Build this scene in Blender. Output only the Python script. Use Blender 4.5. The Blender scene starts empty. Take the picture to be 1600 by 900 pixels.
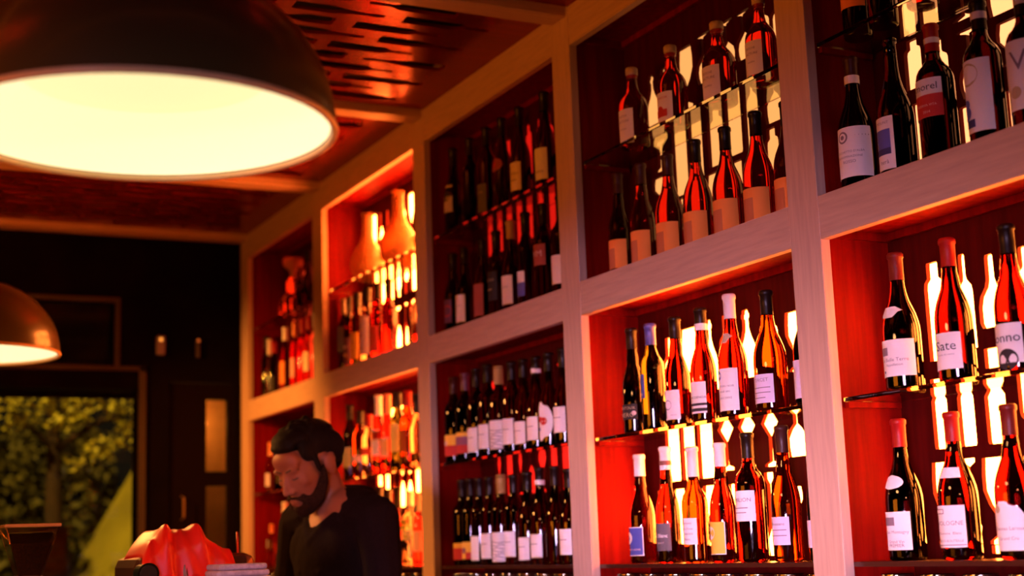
import bpy, bmesh, math, random
from math import pi, sin, cos, sqrt, radians
from mathutils import Vector, Matrix, Euler

# ------------------------------------------------------------------ camera, world, light, exposure
SC = bpy.context.scene
COL = SC.collection
cam_data = bpy.data.cameras.new('camera')
cam = bpy.data.objects.new('camera', cam_data)
COL.objects.link(cam)
R_ = (0.893376, -0.447896, -0.035624)
U_ = (-0.047197, -0.172394, 0.983897)
F_ = (0.446824, 0.877308, 0.175152)
m = Matrix(((R_[0], U_[0], -F_[0]), (R_[1], U_[1], -F_[1]), (R_[2], U_[2], -F_[2])))
cam.matrix_world = Matrix.Translation((-2.15, 0, 1.30)) @ m.to_4x4()
cam_data.sensor_width = 36
cam_data.lens = 50.909
cam_data.clip_start = 0.05
cam_data.dof.use_dof = True
cam_data.dof.focus_distance = 3.5
cam_data.dof.aperture_fstop = 2.2
SC.camera = cam
SC.view_settings.view_transform = 'Standard'
SC.view_settings.look = 'None'
SC.view_settings.exposure = 0
SC.view_settings.gamma = 1
SC.view_settings.use_curve_mapping = False
try:
    SC.cycles.sample_clamp_indirect = 4
except Exception:
    pass

world = bpy.data.worlds.new('evening_sky')
SC.world = world
world.use_nodes = True
world.node_tree.nodes['Background'].inputs[0].default_value = (0.35, 0.25, 0.12, 1)
world.node_tree.nodes['Background'].inputs[1].default_value = 0.02

def light(name, kind, loc, energy, color, target=None, **kw):
    l = bpy.data.lights.new(name, kind)
    l.energy = energy
    l.color = color
    for k, v in kw.items():
        setattr(l, k, v)
    o = bpy.data.objects.new(name, l)
    COL.objects.link(o)
    o.location = loc
    if target:
        o.rotation_euler = (Vector(target) - Vector(loc)).to_track_quat('-Z', 'Y').to_euler()
    return o

light('evening_sun', 'SUN', (-6, 4, 9), 3.6, (1.0, 0.70, 0.14), (0.0, 11, 1.0), angle=0.03)
light('street_window_daylight', 'AREA', (-4.4, -1.6, 1.0), 30, (0.78, 0.48, 0.86), (0.0, 2.95, 0.72),
      shape='RECTANGLE', size=1.6, size_y=0.9, spread=radians(28))
light('bar_room_fill', 'AREA', (-4.6, 3.4, 1.6), 76, (1.0, 0.23, 0.010), (0.0, 4.8, 2.6),
      shape='RECTANGLE', size=2.5, size_y=0.8)  # added unseen fill, puts red-orange light on the upper oak

light('far_post_fill', 'SPOT', (-1.75, 6.5, 2.35), 260, (1.0, 0.33, 0.045), (0.0, 6.9, 1.75), spot_size=radians(62), spot_blend=.9, shadow_soft_size=.06)  # added unseen spot, brightens the far posts

# ------------------------------------------------------------------ materials
MATS = {}
def mat(name, col=(.5, .5, .5), rough=.5, metal=0, trans=0, ior=1.45, emit=None, estr=0, coat=0, spec=None, noise=None, tint=None):
    if name in MATS:
        return MATS[name]
    M = bpy.data.materials.new(name)
    M.use_nodes = True
    nt = M.node_tree
    b = nt.nodes['Principled BSDF']
    b.inputs['Base Color'].default_value = (*col, 1)
    b.inputs['Roughness'].default_value = rough
    b.inputs['Metallic'].default_value = metal
    b.inputs['IOR'].default_value = ior
    b.inputs['Transmission Weight'].default_value = trans
    b.inputs['Coat Weight'].default_value = coat
    if spec is not None:
        b.inputs['Specular IOR Level'].default_value = spec
    if tint:
        b.inputs['Specular Tint'].default_value = (*tint, 1)
    if emit:
        b.inputs['Emission Color'].default_value = (*emit, 1)
        b.inputs['Emission Strength'].default_value = estr
    if noise:
        scale, stretch, amt, bump = noise
        tc = nt.nodes.new('ShaderNodeTexCoord')
        mp = nt.nodes.new('ShaderNodeMapping')
        mp.inputs['Scale'].default_value = stretch
        nz = nt.nodes.new('ShaderNodeTexNoise')
        nz.inputs['Scale'].default_value = scale
        nz.inputs['Detail'].default_value = 5
        rp = nt.nodes.new('ShaderNodeValToRGB')
        rp.color_ramp.elements[0].position = .3
        rp.color_ramp.elements[1].position = .7
        rp.color_ramp.elements[0].color = (*[c * (1 - amt) for c in col], 1)
        rp.color_ramp.elements[1].color = (*[min(1, c * (1 + amt)) for c in col], 1)
        nt.links.new(tc.outputs['Object'], mp.inputs[0])
        nt.links.new(mp.outputs[0], nz.inputs['Vector'])
        nt.links.new(nz.outputs['Fac'], rp.inputs[0])
        nt.links.new(rp.outputs[0], b.inputs['Base Color'])
        if bump:
            bp = nt.nodes.new('ShaderNodeBump')
            bp.inputs['Strength'].default_value = bump
            bp.inputs['Distance'].default_value = .002
            nt.links.new(nz.outputs['Fac'], bp.inputs['Height'])
            nt.links.new(bp.outputs[0], b.inputs['Normal'])
    MATS[name] = M
    return M

oak_v = mat('pale_oak_upright', (.56, .36, .27), .55, noise=(14, (6, 6, .5), .10, .15))
oak_h = mat('pale_oak_rail', (.56, .36, .27), .55, noise=(14, (6, .5, 6), .10, .15))
oak_x = mat('pale_oak_beam', (.60, .36, .24), .40, noise=(14, (.5, 6, 6), .10, .15))
mahog = mat('mahogany_veneer', (.17, .0022, .001), .55, spec=.05, noise=(9, (5, 5, .4), .3, .1))
mahog_b = mat('mahogany_cut_panel', (.055, .002, .0015), .55, spec=.05, noise=(9, (5, 5, .4), .25, .1))
mahog_c = mat('mahogany_ceiling_panel', (.30, .016, .003), .19, metal=.6, spec=.15, noise=(9, (.4, 5, 5), .2, .1))
dark_ledge = mat('dark_ledge', (.05, .012, .006), .25)
void = mat('black_void', (.006, .002, .001), .9)
wall_black = mat('black_paint', (.005, .002, .002), .8, spec=.05, noise=(5, (1, 1, 1), .3, 0))
glass_m = mat('shelf_glass', (.90, .93, .62), .0, trans=1, ior=1.45)
pane_m = mat('window_glass', (.95, .95, .9), .0, trans=1, ior=1.2)
clear_m = mat('clear_glass', (.97, .93, .88), .0, trans=1, ior=1.45)
chrome = mat('chrome', (.8, .78, .76), .12, 1)

GLASS = {
    'wine': mat('dark_wine_glass', (.022, .0005, .0003), .03, trans=1, ior=1.4),
    'burgundy': mat('burgundy_glass', (.10, .0012, .0007), .02, trans=1, ior=1.36),
    'rosedark': mat('dark_rose_glass', (.17, .0025, .0012), .02, trans=1, ior=1.36),
    'rose': mat('rose_glass', (.32, .0035, .0012), .02, trans=1, ior=1.36),
    'rosebright': mat('bright_rose_glass', (.80, .018, .009), .03, trans=1, ior=1.36),
    'amber': mat('amber_glass', (.60, .055, .002), .02, trans=1, ior=1.36),
    'rosehigh': mat('clear_rose_glass', (.70, .02, .01), .02, trans=1, ior=1.36),
    'green': mat('green_glass', (.045, .035, .004), .03, trans=1, ior=1.4),
    'clear': mat('water_clear_glass', (.95, .60, .38), .02, trans=1, ior=1.36),
}
CAPS = {
    'black': mat('black_foil', (.012, .004, .003), .35, spec=.25), 'brown': mat('brown_foil', (.05, .010, .007), .4, spec=.25),
    'red': mat('red_foil', (.32, .008, .006), .4, spec=.25), 'redbrown': mat('russet_foil', (.16, .012, .008), .4, spec=.25),
    'white': mat('white_foil', (.75, .62, .60), .4), 'blue': mat('blue_foil', (.07, .07, .30), .35),
    'gold': mat('gold_foil', (.45, .27, .09), .35), 'plum': mat('plum_foil', (.14, .04, .06), .35),
    'grey': mat('grey_foil', (.3, .25, .25), .4), 'orange': mat('orange_foil', (.7, .2, .06), .4),
    'clearcap': mat('pale_stopper', (.8, .6, .5), .3), 'cork': mat('pale_cork', (.55, .40, .30), .7, noise=(60, (1, 1, 1), .2, .2)),
    'stripe': mat('banded_gold_foil', (.42, .24, .07), .35),
}
def paper(n, c):
    return mat(n, c, .75)
PAPER = {n: paper(n, c) for n, c in {
    'paper': (.80, .70, .68), 'tan_paper': (.50, .38, .27), 'orange_paper': (.85, .25, .04), 'cream_paper': (.78, .60, .46),
    'blue_paper': (.055, .07, .30), 'grey_paper': (.12, .10, .11), 'black_paper': (.02, .012, .01), 'lilac_paper': (.66, .52, .66),
    'yellow_paper': (.80, .48, .05), 'rust_paper': (.35, .06, .035), 'plum_paper': (.13, .04, .08), 'mustard_paper': (.6, .33, .05),
    'red_paper': (.6, .05, .03), 'olive_paper': (.30, .26, .13), 'pink_paper': (.8, .42, .38), 'brown_paper': (.2, .07, .05),
    'black_ink': (.02, .012, .015), 'grey_ink': (.22, .15, .18), 'navy_ink': (.04, .035, .12), 'blue_ink': (.10, .10, .36),
    'red_ink': (.50, .025, .02), 'pink_ink': (.75, .5, .45), 'tan_ink': (.5, .36, .2), 'rust_ink': (.52, .15, .05), 'plum_ink': (.25, .08, .15)}.items()}

# ------------------------------------------------------------------ helpers
def obj(name, bm, M, parent=None, smooth=False, loc=None, me=None):
    if me is None:
        me = bpy.data.meshes.new(name)
        if smooth:
            for f in bm.faces:
                f.smooth = True
        bm.to_mesh(me)
        bm.free()
    me.materials.clear()
    me.materials.append(M)
    o = bpy.data.objects.new(name, me)
    COL.objects.link(o)
    if parent:
        o.parent = parent
    if loc:
        o.location = loc
    return o

def thing(name, label, cat, loc=(0, 0, 0), rz=0, group=None):
    o = bpy.data.objects.new(name, None)
    o.empty_display_size = .05
    COL.objects.link(o)
    o.location = loc
    o.rotation_euler = (0, 0, rz)
    tag(o, label, cat, group)
    return o

def tag(o, label, cat, group=None):
    o['label'] = label
    o['category'] = cat
    if group:
        o['group'] = group
    return o

def struct(o):
    o['kind'] = 'structure'
    return o

def box(bm, x0, x1, y0, y1, z0, z1, bev=0):
    r = bmesh.ops.create_cube(bm, size=1)
    vs = r['verts']
    for v in vs:
        v.co = Vector(((x0 + x1) / 2 + v.co.x * (x1 - x0), (y0 + y1) / 2 + v.co.y * (y1 - y0), (z0 + z1) / 2 + v.co.z * (z1 - z0)))
    if bev:
        es = list({e for v in vs for e in v.link_edges})
        bmesh.ops.bevel(bm, geom=es, offset=bev, segments=2, affect='EDGES', profile=.5)
    return bm

def bx(*a, bev=0):
    bm = bmesh.new()
    return box(bm, *a, bev=bev)

def lathe(prof, seg=28, bm=None, off=(0, 0, 0)):
    bm = bm or bmesh.new()
    rings = []
    for r, z in prof:
        if r < 1e-6:
            rings.append([bm.verts.new((off[0], off[1], off[2] + z))])
        else:
            rings.append([bm.verts.new((off[0] + r * cos(2 * pi * k / seg), off[1] + r * sin(2 * pi * k / seg), off[2] + z)) for k in range(seg)])
    for a, b in zip(rings, rings[1:]):
        if len(a) == 1 and len(b) == 1:
            continue
        for k in range(seg):
            k2 = (k + 1) % seg
            if len(a) == 1:
                bm.faces.new((a[0], b[k2], b[k]))
            elif len(b) == 1:
                bm.faces.new((a[k], a[k2], b[0]))
            else:
                bm.faces.new((a[k], a[k2], b[k2], b[k]))
    return bm

def ball(bm, c, rad, rot=None, sub=3):
    r = bmesh.ops.create_icosphere(bm, subdivisions=sub, radius=1)
    rad = rad if hasattr(rad, '__len__') else (rad,) * 3
    Mx = rot.to_matrix() if rot else Matrix.Identity(3)
    for v in r['verts']:
        v.co = Mx @ Vector((v.co.x * rad[0], v.co.y * rad[1], v.co.z * rad[2])) + Vector(c)

def limb(bm, pts):
    """tapered capsule chain: pts = [(pos, radius), ...]; each link is the hull of two spheres"""
    for (p, r), (q, s) in zip(pts, pts[1:]):
        t = bmesh.new()
        bmesh.ops.create_icosphere(t, subdivisions=2, radius=1)
        co = [v.co.copy() for v in t.verts]
        t.free()
        vs = [bm.verts.new(Vector(p) + c * r) for c in co] + [bm.verts.new(Vector(q) + c * s) for c in co]
        res = bmesh.ops.convex_hull(bm, input=vs)
        junk = [g for g in res['geom_interior'] if isinstance(g, bmesh.types.BMVert)]
        bmesh.ops.delete(bm, geom=junk, context='VERTS')

def fuse(name, bm, voxel, M, parent, smooth_it=4):
    """one continuous skin over the joined shapes"""
    me = bpy.data.meshes.new(name)
    bm.to_mesh(me)
    bm.free()
    o = bpy.data.objects.new(name, me)
    COL.objects.link(o)
    r = o.modifiers.new('r', 'REMESH')
    r.mode = 'VOXEL'
    r.voxel_size = voxel
    r.use_smooth_shade = True
    s = o.modifiers.new('s', 'SMOOTH')
    s.iterations = smooth_it
    s.factor = .5
    bpy.context.view_layer.update()
    dg = bpy.context.evaluated_depsgraph_get()
    new = bpy.data.meshes.new_from_object(o.evaluated_get(dg))
    o.modifiers.clear()
    o.data = new
    bpy.data.meshes.remove(me)
    new.materials.clear()
    new.materials.append(M)
    o.parent = parent
    return o

def tube(bm, pts, r, seg=8):
    rings = []
    for i, p in enumerate(pts):
        p = Vector(p)
        d = (Vector(pts[min(i + 1, len(pts) - 1)]) - Vector(pts[max(i - 1, 0)])).normalized()
        a = d.orthogonal().normalized()
        b = d.cross(a)
        rings.append([bm.verts.new(p + r * (a * cos(2 * pi * k / seg) + b * sin(2 * pi * k / seg))) for k in range(seg)])
    for A, B in zip(rings, rings[1:]):
        for k in range(seg):
            bm.faces.new((A[k], A[(k + 1) % seg], B[(k + 1) % seg], B[k]))
    bm.faces.new(rings[0][::-1])
    bm.faces.new(rings[-1])
    return bm

# cut-out panel: rectangle with bottle and glass shaped holes, real thickness
def half(*p):
    return [(x, y) for x, y in p] + [(-x, y) for x, y in reversed(p)]
def curve_pts(*p):
    return half(*p)
SHAPES = {   # name: (width, outline for a unit height)
    'bordeaux': (.056, half((.5, 0), (.5, .6), (.44, .66), (.22, .72), (.18, .76), (.18, .97), (.14, 1))),
    'burgundy': (.060, half((.46, 0), (.5, .04), (.5, .40), (.44, .48), (.28, .60), (.18, .72), (.17, .86), (.22, .88), (.22, .93), (.17, .95), (.15, 1))),
    'flagon': (.066, half((.42, 0), (.5, .08), (.5, .3), (.42, .44), (.22, .56), (.16, .66), (.15, .96), (.12, 1))),
    'wine_glass': (.062, half((.42, 0), (.42, .03), (.07, .08), (.06, .42), (.22, .5), (.42, .6), (.48, .72), (.46, .84), (.36, 1))),
    'flute': (.044, half((.45, 0), (.45, .03), (.1, .07), (.09, .38), (.3, .48), (.46, .68), (.46, .8), (.36, 1))),
    'bar': (.050, half((.47, 0), (.5, .04), (.5, .96), (.47, 1))),
    'diamond': (.060, half((.42, 0), (.42, .05), (.12, .10), (.10, .55), (.5, .80), (.46, .88), (.15, 1))),
    'pot': (.060, half((.46, 0), (.5, .04), (.5, .68), (.34, .76), (.34, .80), (.46, .87), (.46, 1))),
    'spoon': (.050, half((.42, 0), (.5, .10), (.5, .20), (.2, .34), (.14, .45), (.14, .86), (.32, .92), (.32, 1))),
    'tumbler': (.058, half((.4, 0), (.5, .55), (.5, .58), (.42, .6))),
    'slab': (.056, half((.5, 0), (.5, .74), (.46, .8), (.3, .84), (.3, .97), (.28, 1))),
    'goblet': (.066, half((.4, 0), (.4, .04), (.1, .1), (.1, .35), (.3, .45), (.5, .62), (.5, .8), (.44, 1))),
}
def cut_panel(rect, holes, thick):
    """rect (u0,u1,v0,v1); holes = [(shape, u, v, height, inverted, width_scale)] -> mesh in u,v,w"""
    cu = bpy.data.curves.new('panel', 'CURVE')
    cu.dimensions = '2D'
    cu.fill_mode = 'BOTH'
    cu.extrude = thick / 2
    def spl(pts):
        s = cu.splines.new('POLY')
        s.points.add(len(pts) - 1)
        for q, (a, b) in zip(s.points, pts):
            q.co = (a, b, 0, 1)
        s.use_cyclic_u = True
    u0, u1, v0, v1 = rect
    spl([(u0, v0), (u1, v0), (u1, v1), (u0, v1)])
    for sh, u, v, h, inv, ws in holes:
        w, pts = SHAPES[sh]
        spl([(u + x * w * ws, v + (h * (1 - y) if inv else h * y)) for x, y in pts])
    o = bpy.data.objects.new('panel', cu)
    COL.objects.link(o)
    bpy.context.view_layer.update()
    me = bpy.data.meshes.new_from_object(o.evaluated_get(bpy.context.evaluated_depsgraph_get()))
    bpy.data.objects.remove(o)
    bpy.data.curves.remove(cu)
    return me

# ------------------------------------------------------------------ room shell
POSTS = [(7.394, 7.270), (6.232, 6.102), (5.035, 4.925), (3.884, 3.769), (2.738, 2.626), (1.59, 1.48)]
Z_LEDGE, Z_B, Z_U, Z_T, Z_C = 1.237, 1.979, 2.083, 2.837, 2.955
Z_G1, Z_G2 = 1.608, 2.461
YF = 7.45
floor_m = mat('dark_floorboards', (.05, .025, .015), .4, noise=(6, (1, 8, 1), .3, .1))
struct(obj('floor', bx(-6.2, .6, -3.2, YF + .3, -.1, 0), floor_m))
struct(obj('ceiling', bx(-6.2, .6, -3.2, YF + .3, Z_C + .16, Z_C + .26), void))
struct(obj('wall_right', bx(.32, .45, -3.2, YF + .2, 0, Z_C + .2), wall_black))
struct(obj('wall_left', bx(-6.2, -6.0, -3.2, YF + .2, 0, Z_C + .2), wall_black))
struct(obj('wall_back', bx(-6.2, .45, -3.2, -3.0, 0, Z_C + .2), wall_black))
# far wall around a window, a transom light and a door
WX0, WX1 = -3.0, -.516
bm = bmesh.new()
box(bm, -6.2, WX0, YF, YF + .16, 0, Z_C + .2)
box(bm, WX0, WX1, YF, YF + .16, 0, .35)
box(bm, WX0, WX1, YF, YF + .16, 2.16, 2.255)
box(bm, WX0, -.634, YF, YF + .16, 2.615, Z_C + .2)
box(bm, -.634, .45, YF, YF + .16, 2.255, Z_C + .2)
box(bm, WX1, -.366, YF, YF + .16, 0, 2.255)
box(bm, -.02, .45, YF, YF + .16, 0, 2.255)
box(bm, -.366, -.02, YF, YF + .16, 2.2, 2.255)
struct(obj('wall_far', bm, wall_black))
trim_m = mat('brown_window_trim', (.05, .030, .010), .5)
bm = bmesh.new()
box(bm, WX1 - .004, WX1 + .03, YF - .02, YF, .35, 2.27)
box(bm, WX0, WX1 + .03, YF - .02, YF, 2.250, 2.272)
struct(obj('trim_1', bm, trim_m))
bm = bmesh.new()
box(bm, WX0, -.62, YF - .02, YF, 2.60, 2.625)
box(bm, -.645, -.62, YF - .02, YF, 2.272, 2.60)
struct(obj('trim_2', bm, trim_m))
o = struct(obj('window_1', bx(WX0, WX1, YF + .07, YF + .078, .35, 2.16), pane_m))
o = struct(obj('window_2', bx(WX0, -.634, YF + .07, YF + .078, 2.255, 2.6), pane_m))
# door with a tall narrow pane
bm = bmesh.new()
box(bm, -.362, -.165, YF + .02, YF + .065, .005, 2.195)
box(bm, -.05, -.022, YF + .02, YF + .065, .005, 2.195)
box(bm, -.165, -.05, YF + .02, YF + .065, 2.11, 2.195)
box(bm, -.165, -.05, YF + .02, YF + .065, 1.66, 1.735)
box(bm, -.165, -.05, YF + .02, YF + .065, .005, .6)
door = struct(obj('door_1', bm, mat('black_door', (.006, .002, .002), .5, spec=.1)))
obj('glass_pane', bx(-.165, -.05, YF + .04, YF + .046, .6, 2.11), pane_m, door)
obj('pull_handle', tube(bmesh.new(), [(-.293, YF + .02, 1.49), (-.293, YF - .03, 1.5), (-.293, YF - .03, 1.6), (-.293, YF + .02, 1.61)], .006), mat('dull_brass', (.25, .13, .04), .4, .8), door)
# wall and lamp added behind the door for the orange reflection in its pane
struct(obj('wall_reflection_backing', bx(-.29, .6, YF + .75, YF + .8, 0, 2.25), mat('reflection_backing', (.6, .3, .12), .8, noise=(8, (1, 1, 1), .2, 0))))
v = bmesh.new()
lathe([(0, -.03), (.035, -.015), (.045, .02), (.03, .06), (0, .07)], 16, v)
vl = tag(obj('pane_fill_light', v, mat('reflection_glow', (1, .6, .3), .5, emit=(1, .38, .06), estr=45), None, True, (-.05, YF + .62, 2.02)),
         'small added lamp behind the door pane, making its orange reflection', 'lamp')
box_ = thing('wall_sensor', 'pale wall sensor box with a glowing amber light above the window corner', 'sensor', (-.413, YF, 2.385))
obj('casing', bx(-.022, .022, -.03, -.0005, -.05, .05, bev=.008), mat('grey_casing', (.30, .20, .30), .5), box_)
bm = bmesh.new(); ball(bm, (-.002, -.032, .028), .010, sub=2)
obj('indicator_light', bm, mat('amber_led', (1, .5, .1), .4, emit=(1, .36, .05), estr=1.2), box_, True)
b2 = thing('wall_sensor', 'narrow dark wall sensor with a faint amber light beside the shelving', 'sensor', (-.219, YF, 2.375))
obj('casing', bx(-.008, .008, -.03, -.0005, -.05, .045, bev=.004), mat('dark_casing', (.07, .04, .03), .5), b2)
bm = bmesh.new(); ball(bm, (0, -.032, .038), .008, sub=2)
obj('indicator_light', bm, mat('dim_amber_led', (.8, .3, .1), .4, emit=(1, .25, .04), estr=.3), b2, True)

# ceiling beams and cut-out ceiling panels
for i, (a, b) in enumerate(POSTS):
    ob = struct(obj('trim_%d' % (i + 3), bx(-6.0, -.0, b + .012, a - .012, Z_C - .020, Z_C + .15, bev=.003), oak_x))
rng = random.Random(5)
def ceiling_panel(y0, y1, x0, x1, seed):
    rg = random.Random(seed)
    holes = []
    y = y0 + .075
    k = 0
    while y < y1 - .05:
        x = x1 - .12 - (.0 if k % 2 else .14) - rg.random() * .03
        while x > x0 + .4:
            sh = rg.choice(['bordeaux', 'burgundy', 'bordeaux', 'wine_glass', 'goblet', 'slab'])
            L_ = .30 if sh not in ('wine_glass', 'goblet') else .24
            inv = rg.random() < .18
            holes.append((sh, -y, x - L_, L_, inv, 1.05))
            x -= L_ + .045 + rg.random() * .03
        y += .098
        k += 1
    me = cut_panel((-y1, -y0, x0, x1), holes, .012)
    for v in me.vertices:
        u, w, t = v.co
        v.co = (w, -u, Z_C + .014 + t)
    return me
for i, ((a, b), (c, d)) in enumerate(zip(POSTS, POSTS[1:])):
    me = ceiling_panel(c, b, -5.9 if i > 2 else -4.2, 0.0, i)
    struct(obj('ceiling_panel', None, mahog_c, me=me))
me = ceiling_panel(.4, 1.48, -3.5, .0, 9)
struct(obj('ceiling_panel', None, mahog_c, me=me))

# ------------------------------------------------------------------ shelving
shelf = thing('bottle_shelving', 'tall built-in pale oak bottle shelving with red lit mahogany bays along the right wall', 'shelving')
for a, b in POSTS:
    obj('post', bx(0, .028, b, a, 0, Z_C + .15, bev=.0025), oak_v, shelf)
    obj('divider', bx(.0285, .228, b + .003, a - .003, 0, Z_C), mahog, shelf)
strong = {}
def lightm(n, s, c=(1, .42, .14)):
    return mat('light_panel_' + n, (.08, .02, .01), .7, emit=c, estr=s, spec=0)
#            bottom opening, top opening
LIGHT = [('leftmost', 4.5, 2.6, (1, .05, .012)), ('fourth', 50, 68, (1, .20, .025)), ('middle', 1.5, .7, (1, .012, .006)),  # middle panel is off; leaked red light is put in as emission
         ('second', 62, 1.25, (1, .20, .022)), ('rightmost', 58, 2.4, (1, .21, .025))]
NAMES = ['leftmost bay', 'bright fourth bay', 'dark middle bay', 'second bay from right', 'rightmost bay']
HOLES_2 = [('bordeaux', 3.609, 1.68, 0.214, False, 1.25), ('goblet', 3.494, 1.696, 0.211, False, 1.62), ('burgundy', 3.395, 1.713, 0.202, False, 1.28), ('bordeaux', 3.312, 1.722, 0.193, False, 1.11), ('burgundy', 3.215, 1.728, 0.187, False, 1.39), ('bordeaux', 3.108, 1.741, 0.164, False, 1.21), ('goblet', 3.008, 1.72, 0.158, False, 1.06), ('bar', 3.612, 1.469, 0.158, False, 1.45), ('bar', 3.53, 1.47, 0.157, False, 1.4), ('bar', 3.442, 1.469, 0.159, False, 1.48), ('diamond', 3.34, 1.484, 0.142, False, 1.23), ('diamond', 3.241, 1.483, 0.142, False, 1.28), ('diamond', 3.137, 1.482, 0.144, False, 1.22), ('goblet', 3.026, 1.501, 0.131, True, 1.3), ('bordeaux', 3.668, 1.289, 0.157, True, 1.37), ('bar', 3.593, 1.288, 0.158, False, 1.22), ('slab', 3.513, 1.286, 0.159, False, 1.17), ('goblet', 3.429, 1.281, 0.167, False, 1.25), ('slab', 3.321, 1.283, 0.163, False, 1.29), ('spoon', 3.156, 1.25, 0.218, False, 1.23), ('spoon', 3.044, 1.259, 0.166, True, 1.06), ('burgundy', 3.625, 2.556, 0.16, False, 1.24), ('flute', 3.542, 2.544, 0.172, False, 1.47), ('goblet', 3.435, 2.553, 0.19, False, 1.25), ('wine_glass', 3.337, 2.606, 0.146, True, 1.39), ('wine_glass', 3.221, 2.608, 0.143, True, 1.32), ('wine_glass', 3.14, 2.612, 0.139, True, 1.28), ('bordeaux', 3.051, 2.605, 0.138, False, 1.15), ('bordeaux', 2.985, 2.601, 0.142, False, 1.12), ('spoon', 3.594, 2.402, 0.125, True, 1.89), ('bar', 3.487, 2.303, 0.206, False, 1.52), ('bar', 3.401, 2.311, 0.201, False, 1.34), ('slab', 3.301, 2.347, 0.176, False, 1.38), ('bar', 3.211, 2.354, 0.19, False, 1.48), ('bordeaux', 3.127, 2.35, 0.233, False, 1.17), ('goblet', 3.027, 2.398, 0.144, True, 1.21), ('goblet', 3.603, 2.3, 0.088, False, 1.31), ('bar', 3.511, 2.182, 0.113, False, 1.38), ('slab', 3.403, 2.178, 0.114, False, 1.3), ('goblet', 3.326, 2.181, 0.15, False, 1.17), ('bar', 3.215, 2.193, 0.143, False, 1.22), ('slab', 3.046, 2.226, 0.16, False, 1.12)]
HOLES_1 = [('slab', 2.485, 1.681, 0.227, False, 1.08), ('bordeaux', 2.391, 1.694, 0.215, False, 0.95), ('flagon', 2.31, 1.732, 0.161, False, 1.21), ('bordeaux', 2.214, 1.732, 0.159, False, 1.03), ('burgundy', 2.126, 1.732, 0.16, False, 1.02), ('bordeaux', 2.043, 1.731, 0.158, False, 0.87), ('bar', 2.323, 1.644, 0.044, False, 0.98), ('bar', 2.232, 1.645, 0.051, False, 0.93), ('pot', 2.499, 1.481, 0.16, False, 0.82), ('pot', 2.417, 1.481, 0.161, False, 0.82), ('pot', 2.329, 1.48, 0.153, False, 1.0), ('bordeaux', 2.236, 1.476, 0.162, True, 0.89), ('pot', 2.151, 1.476, 0.165, False, 0.85), ('goblet', 2.512, 1.269, 0.183, False, 0.92), ('diamond', 2.426, 1.268, 0.187, True, 0.84), ('goblet', 2.352, 1.266, 0.186, False, 1.07), ('bar', 2.354, 1.246, 0.018, False, 0.96), ('slab', 2.258, 1.265, 0.184, False, 0.88), ('goblet', 2.169, 1.263, 0.187, False, 0.86), ('slab', 2.487, 2.327, 0.12, False, 1.02), ('bar', 2.483, 2.151, 0.14, False, 0.86), ('bordeaux', 2.401, 2.297, 0.123, False, 0.97), ('wine_glass', 2.308, 2.254, 0.159, True, 1.28), ('bar', 2.331, 2.154, 0.085, False, 0.95), ('goblet', 2.188, 2.29, 0.102, False, 1.13), ('bar', 2.196, 2.141, 0.094, False, 0.81), ('goblet', 2.08, 2.227, 0.141, False, 0.95), ('bar', 2.097, 2.128, 0.084, False, 0.83), ('bordeaux', 2.494, 2.468, 0.129, False, 0.95), ('slab', 2.422, 2.459, 0.142, False, 1.07), ('wine_glass', 2.315, 2.437, 0.154, False, 1.31), ('goblet', 2.2, 2.412, 0.164, True, 1.27), ('slab', 2.093, 2.387, 0.173, False, 1.08)]
ROWS_Z = [(1.255, .195), (1.478, .180), (1.684, .225), (2.125, .215), (2.372, .205), (2.605, .195)]
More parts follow.
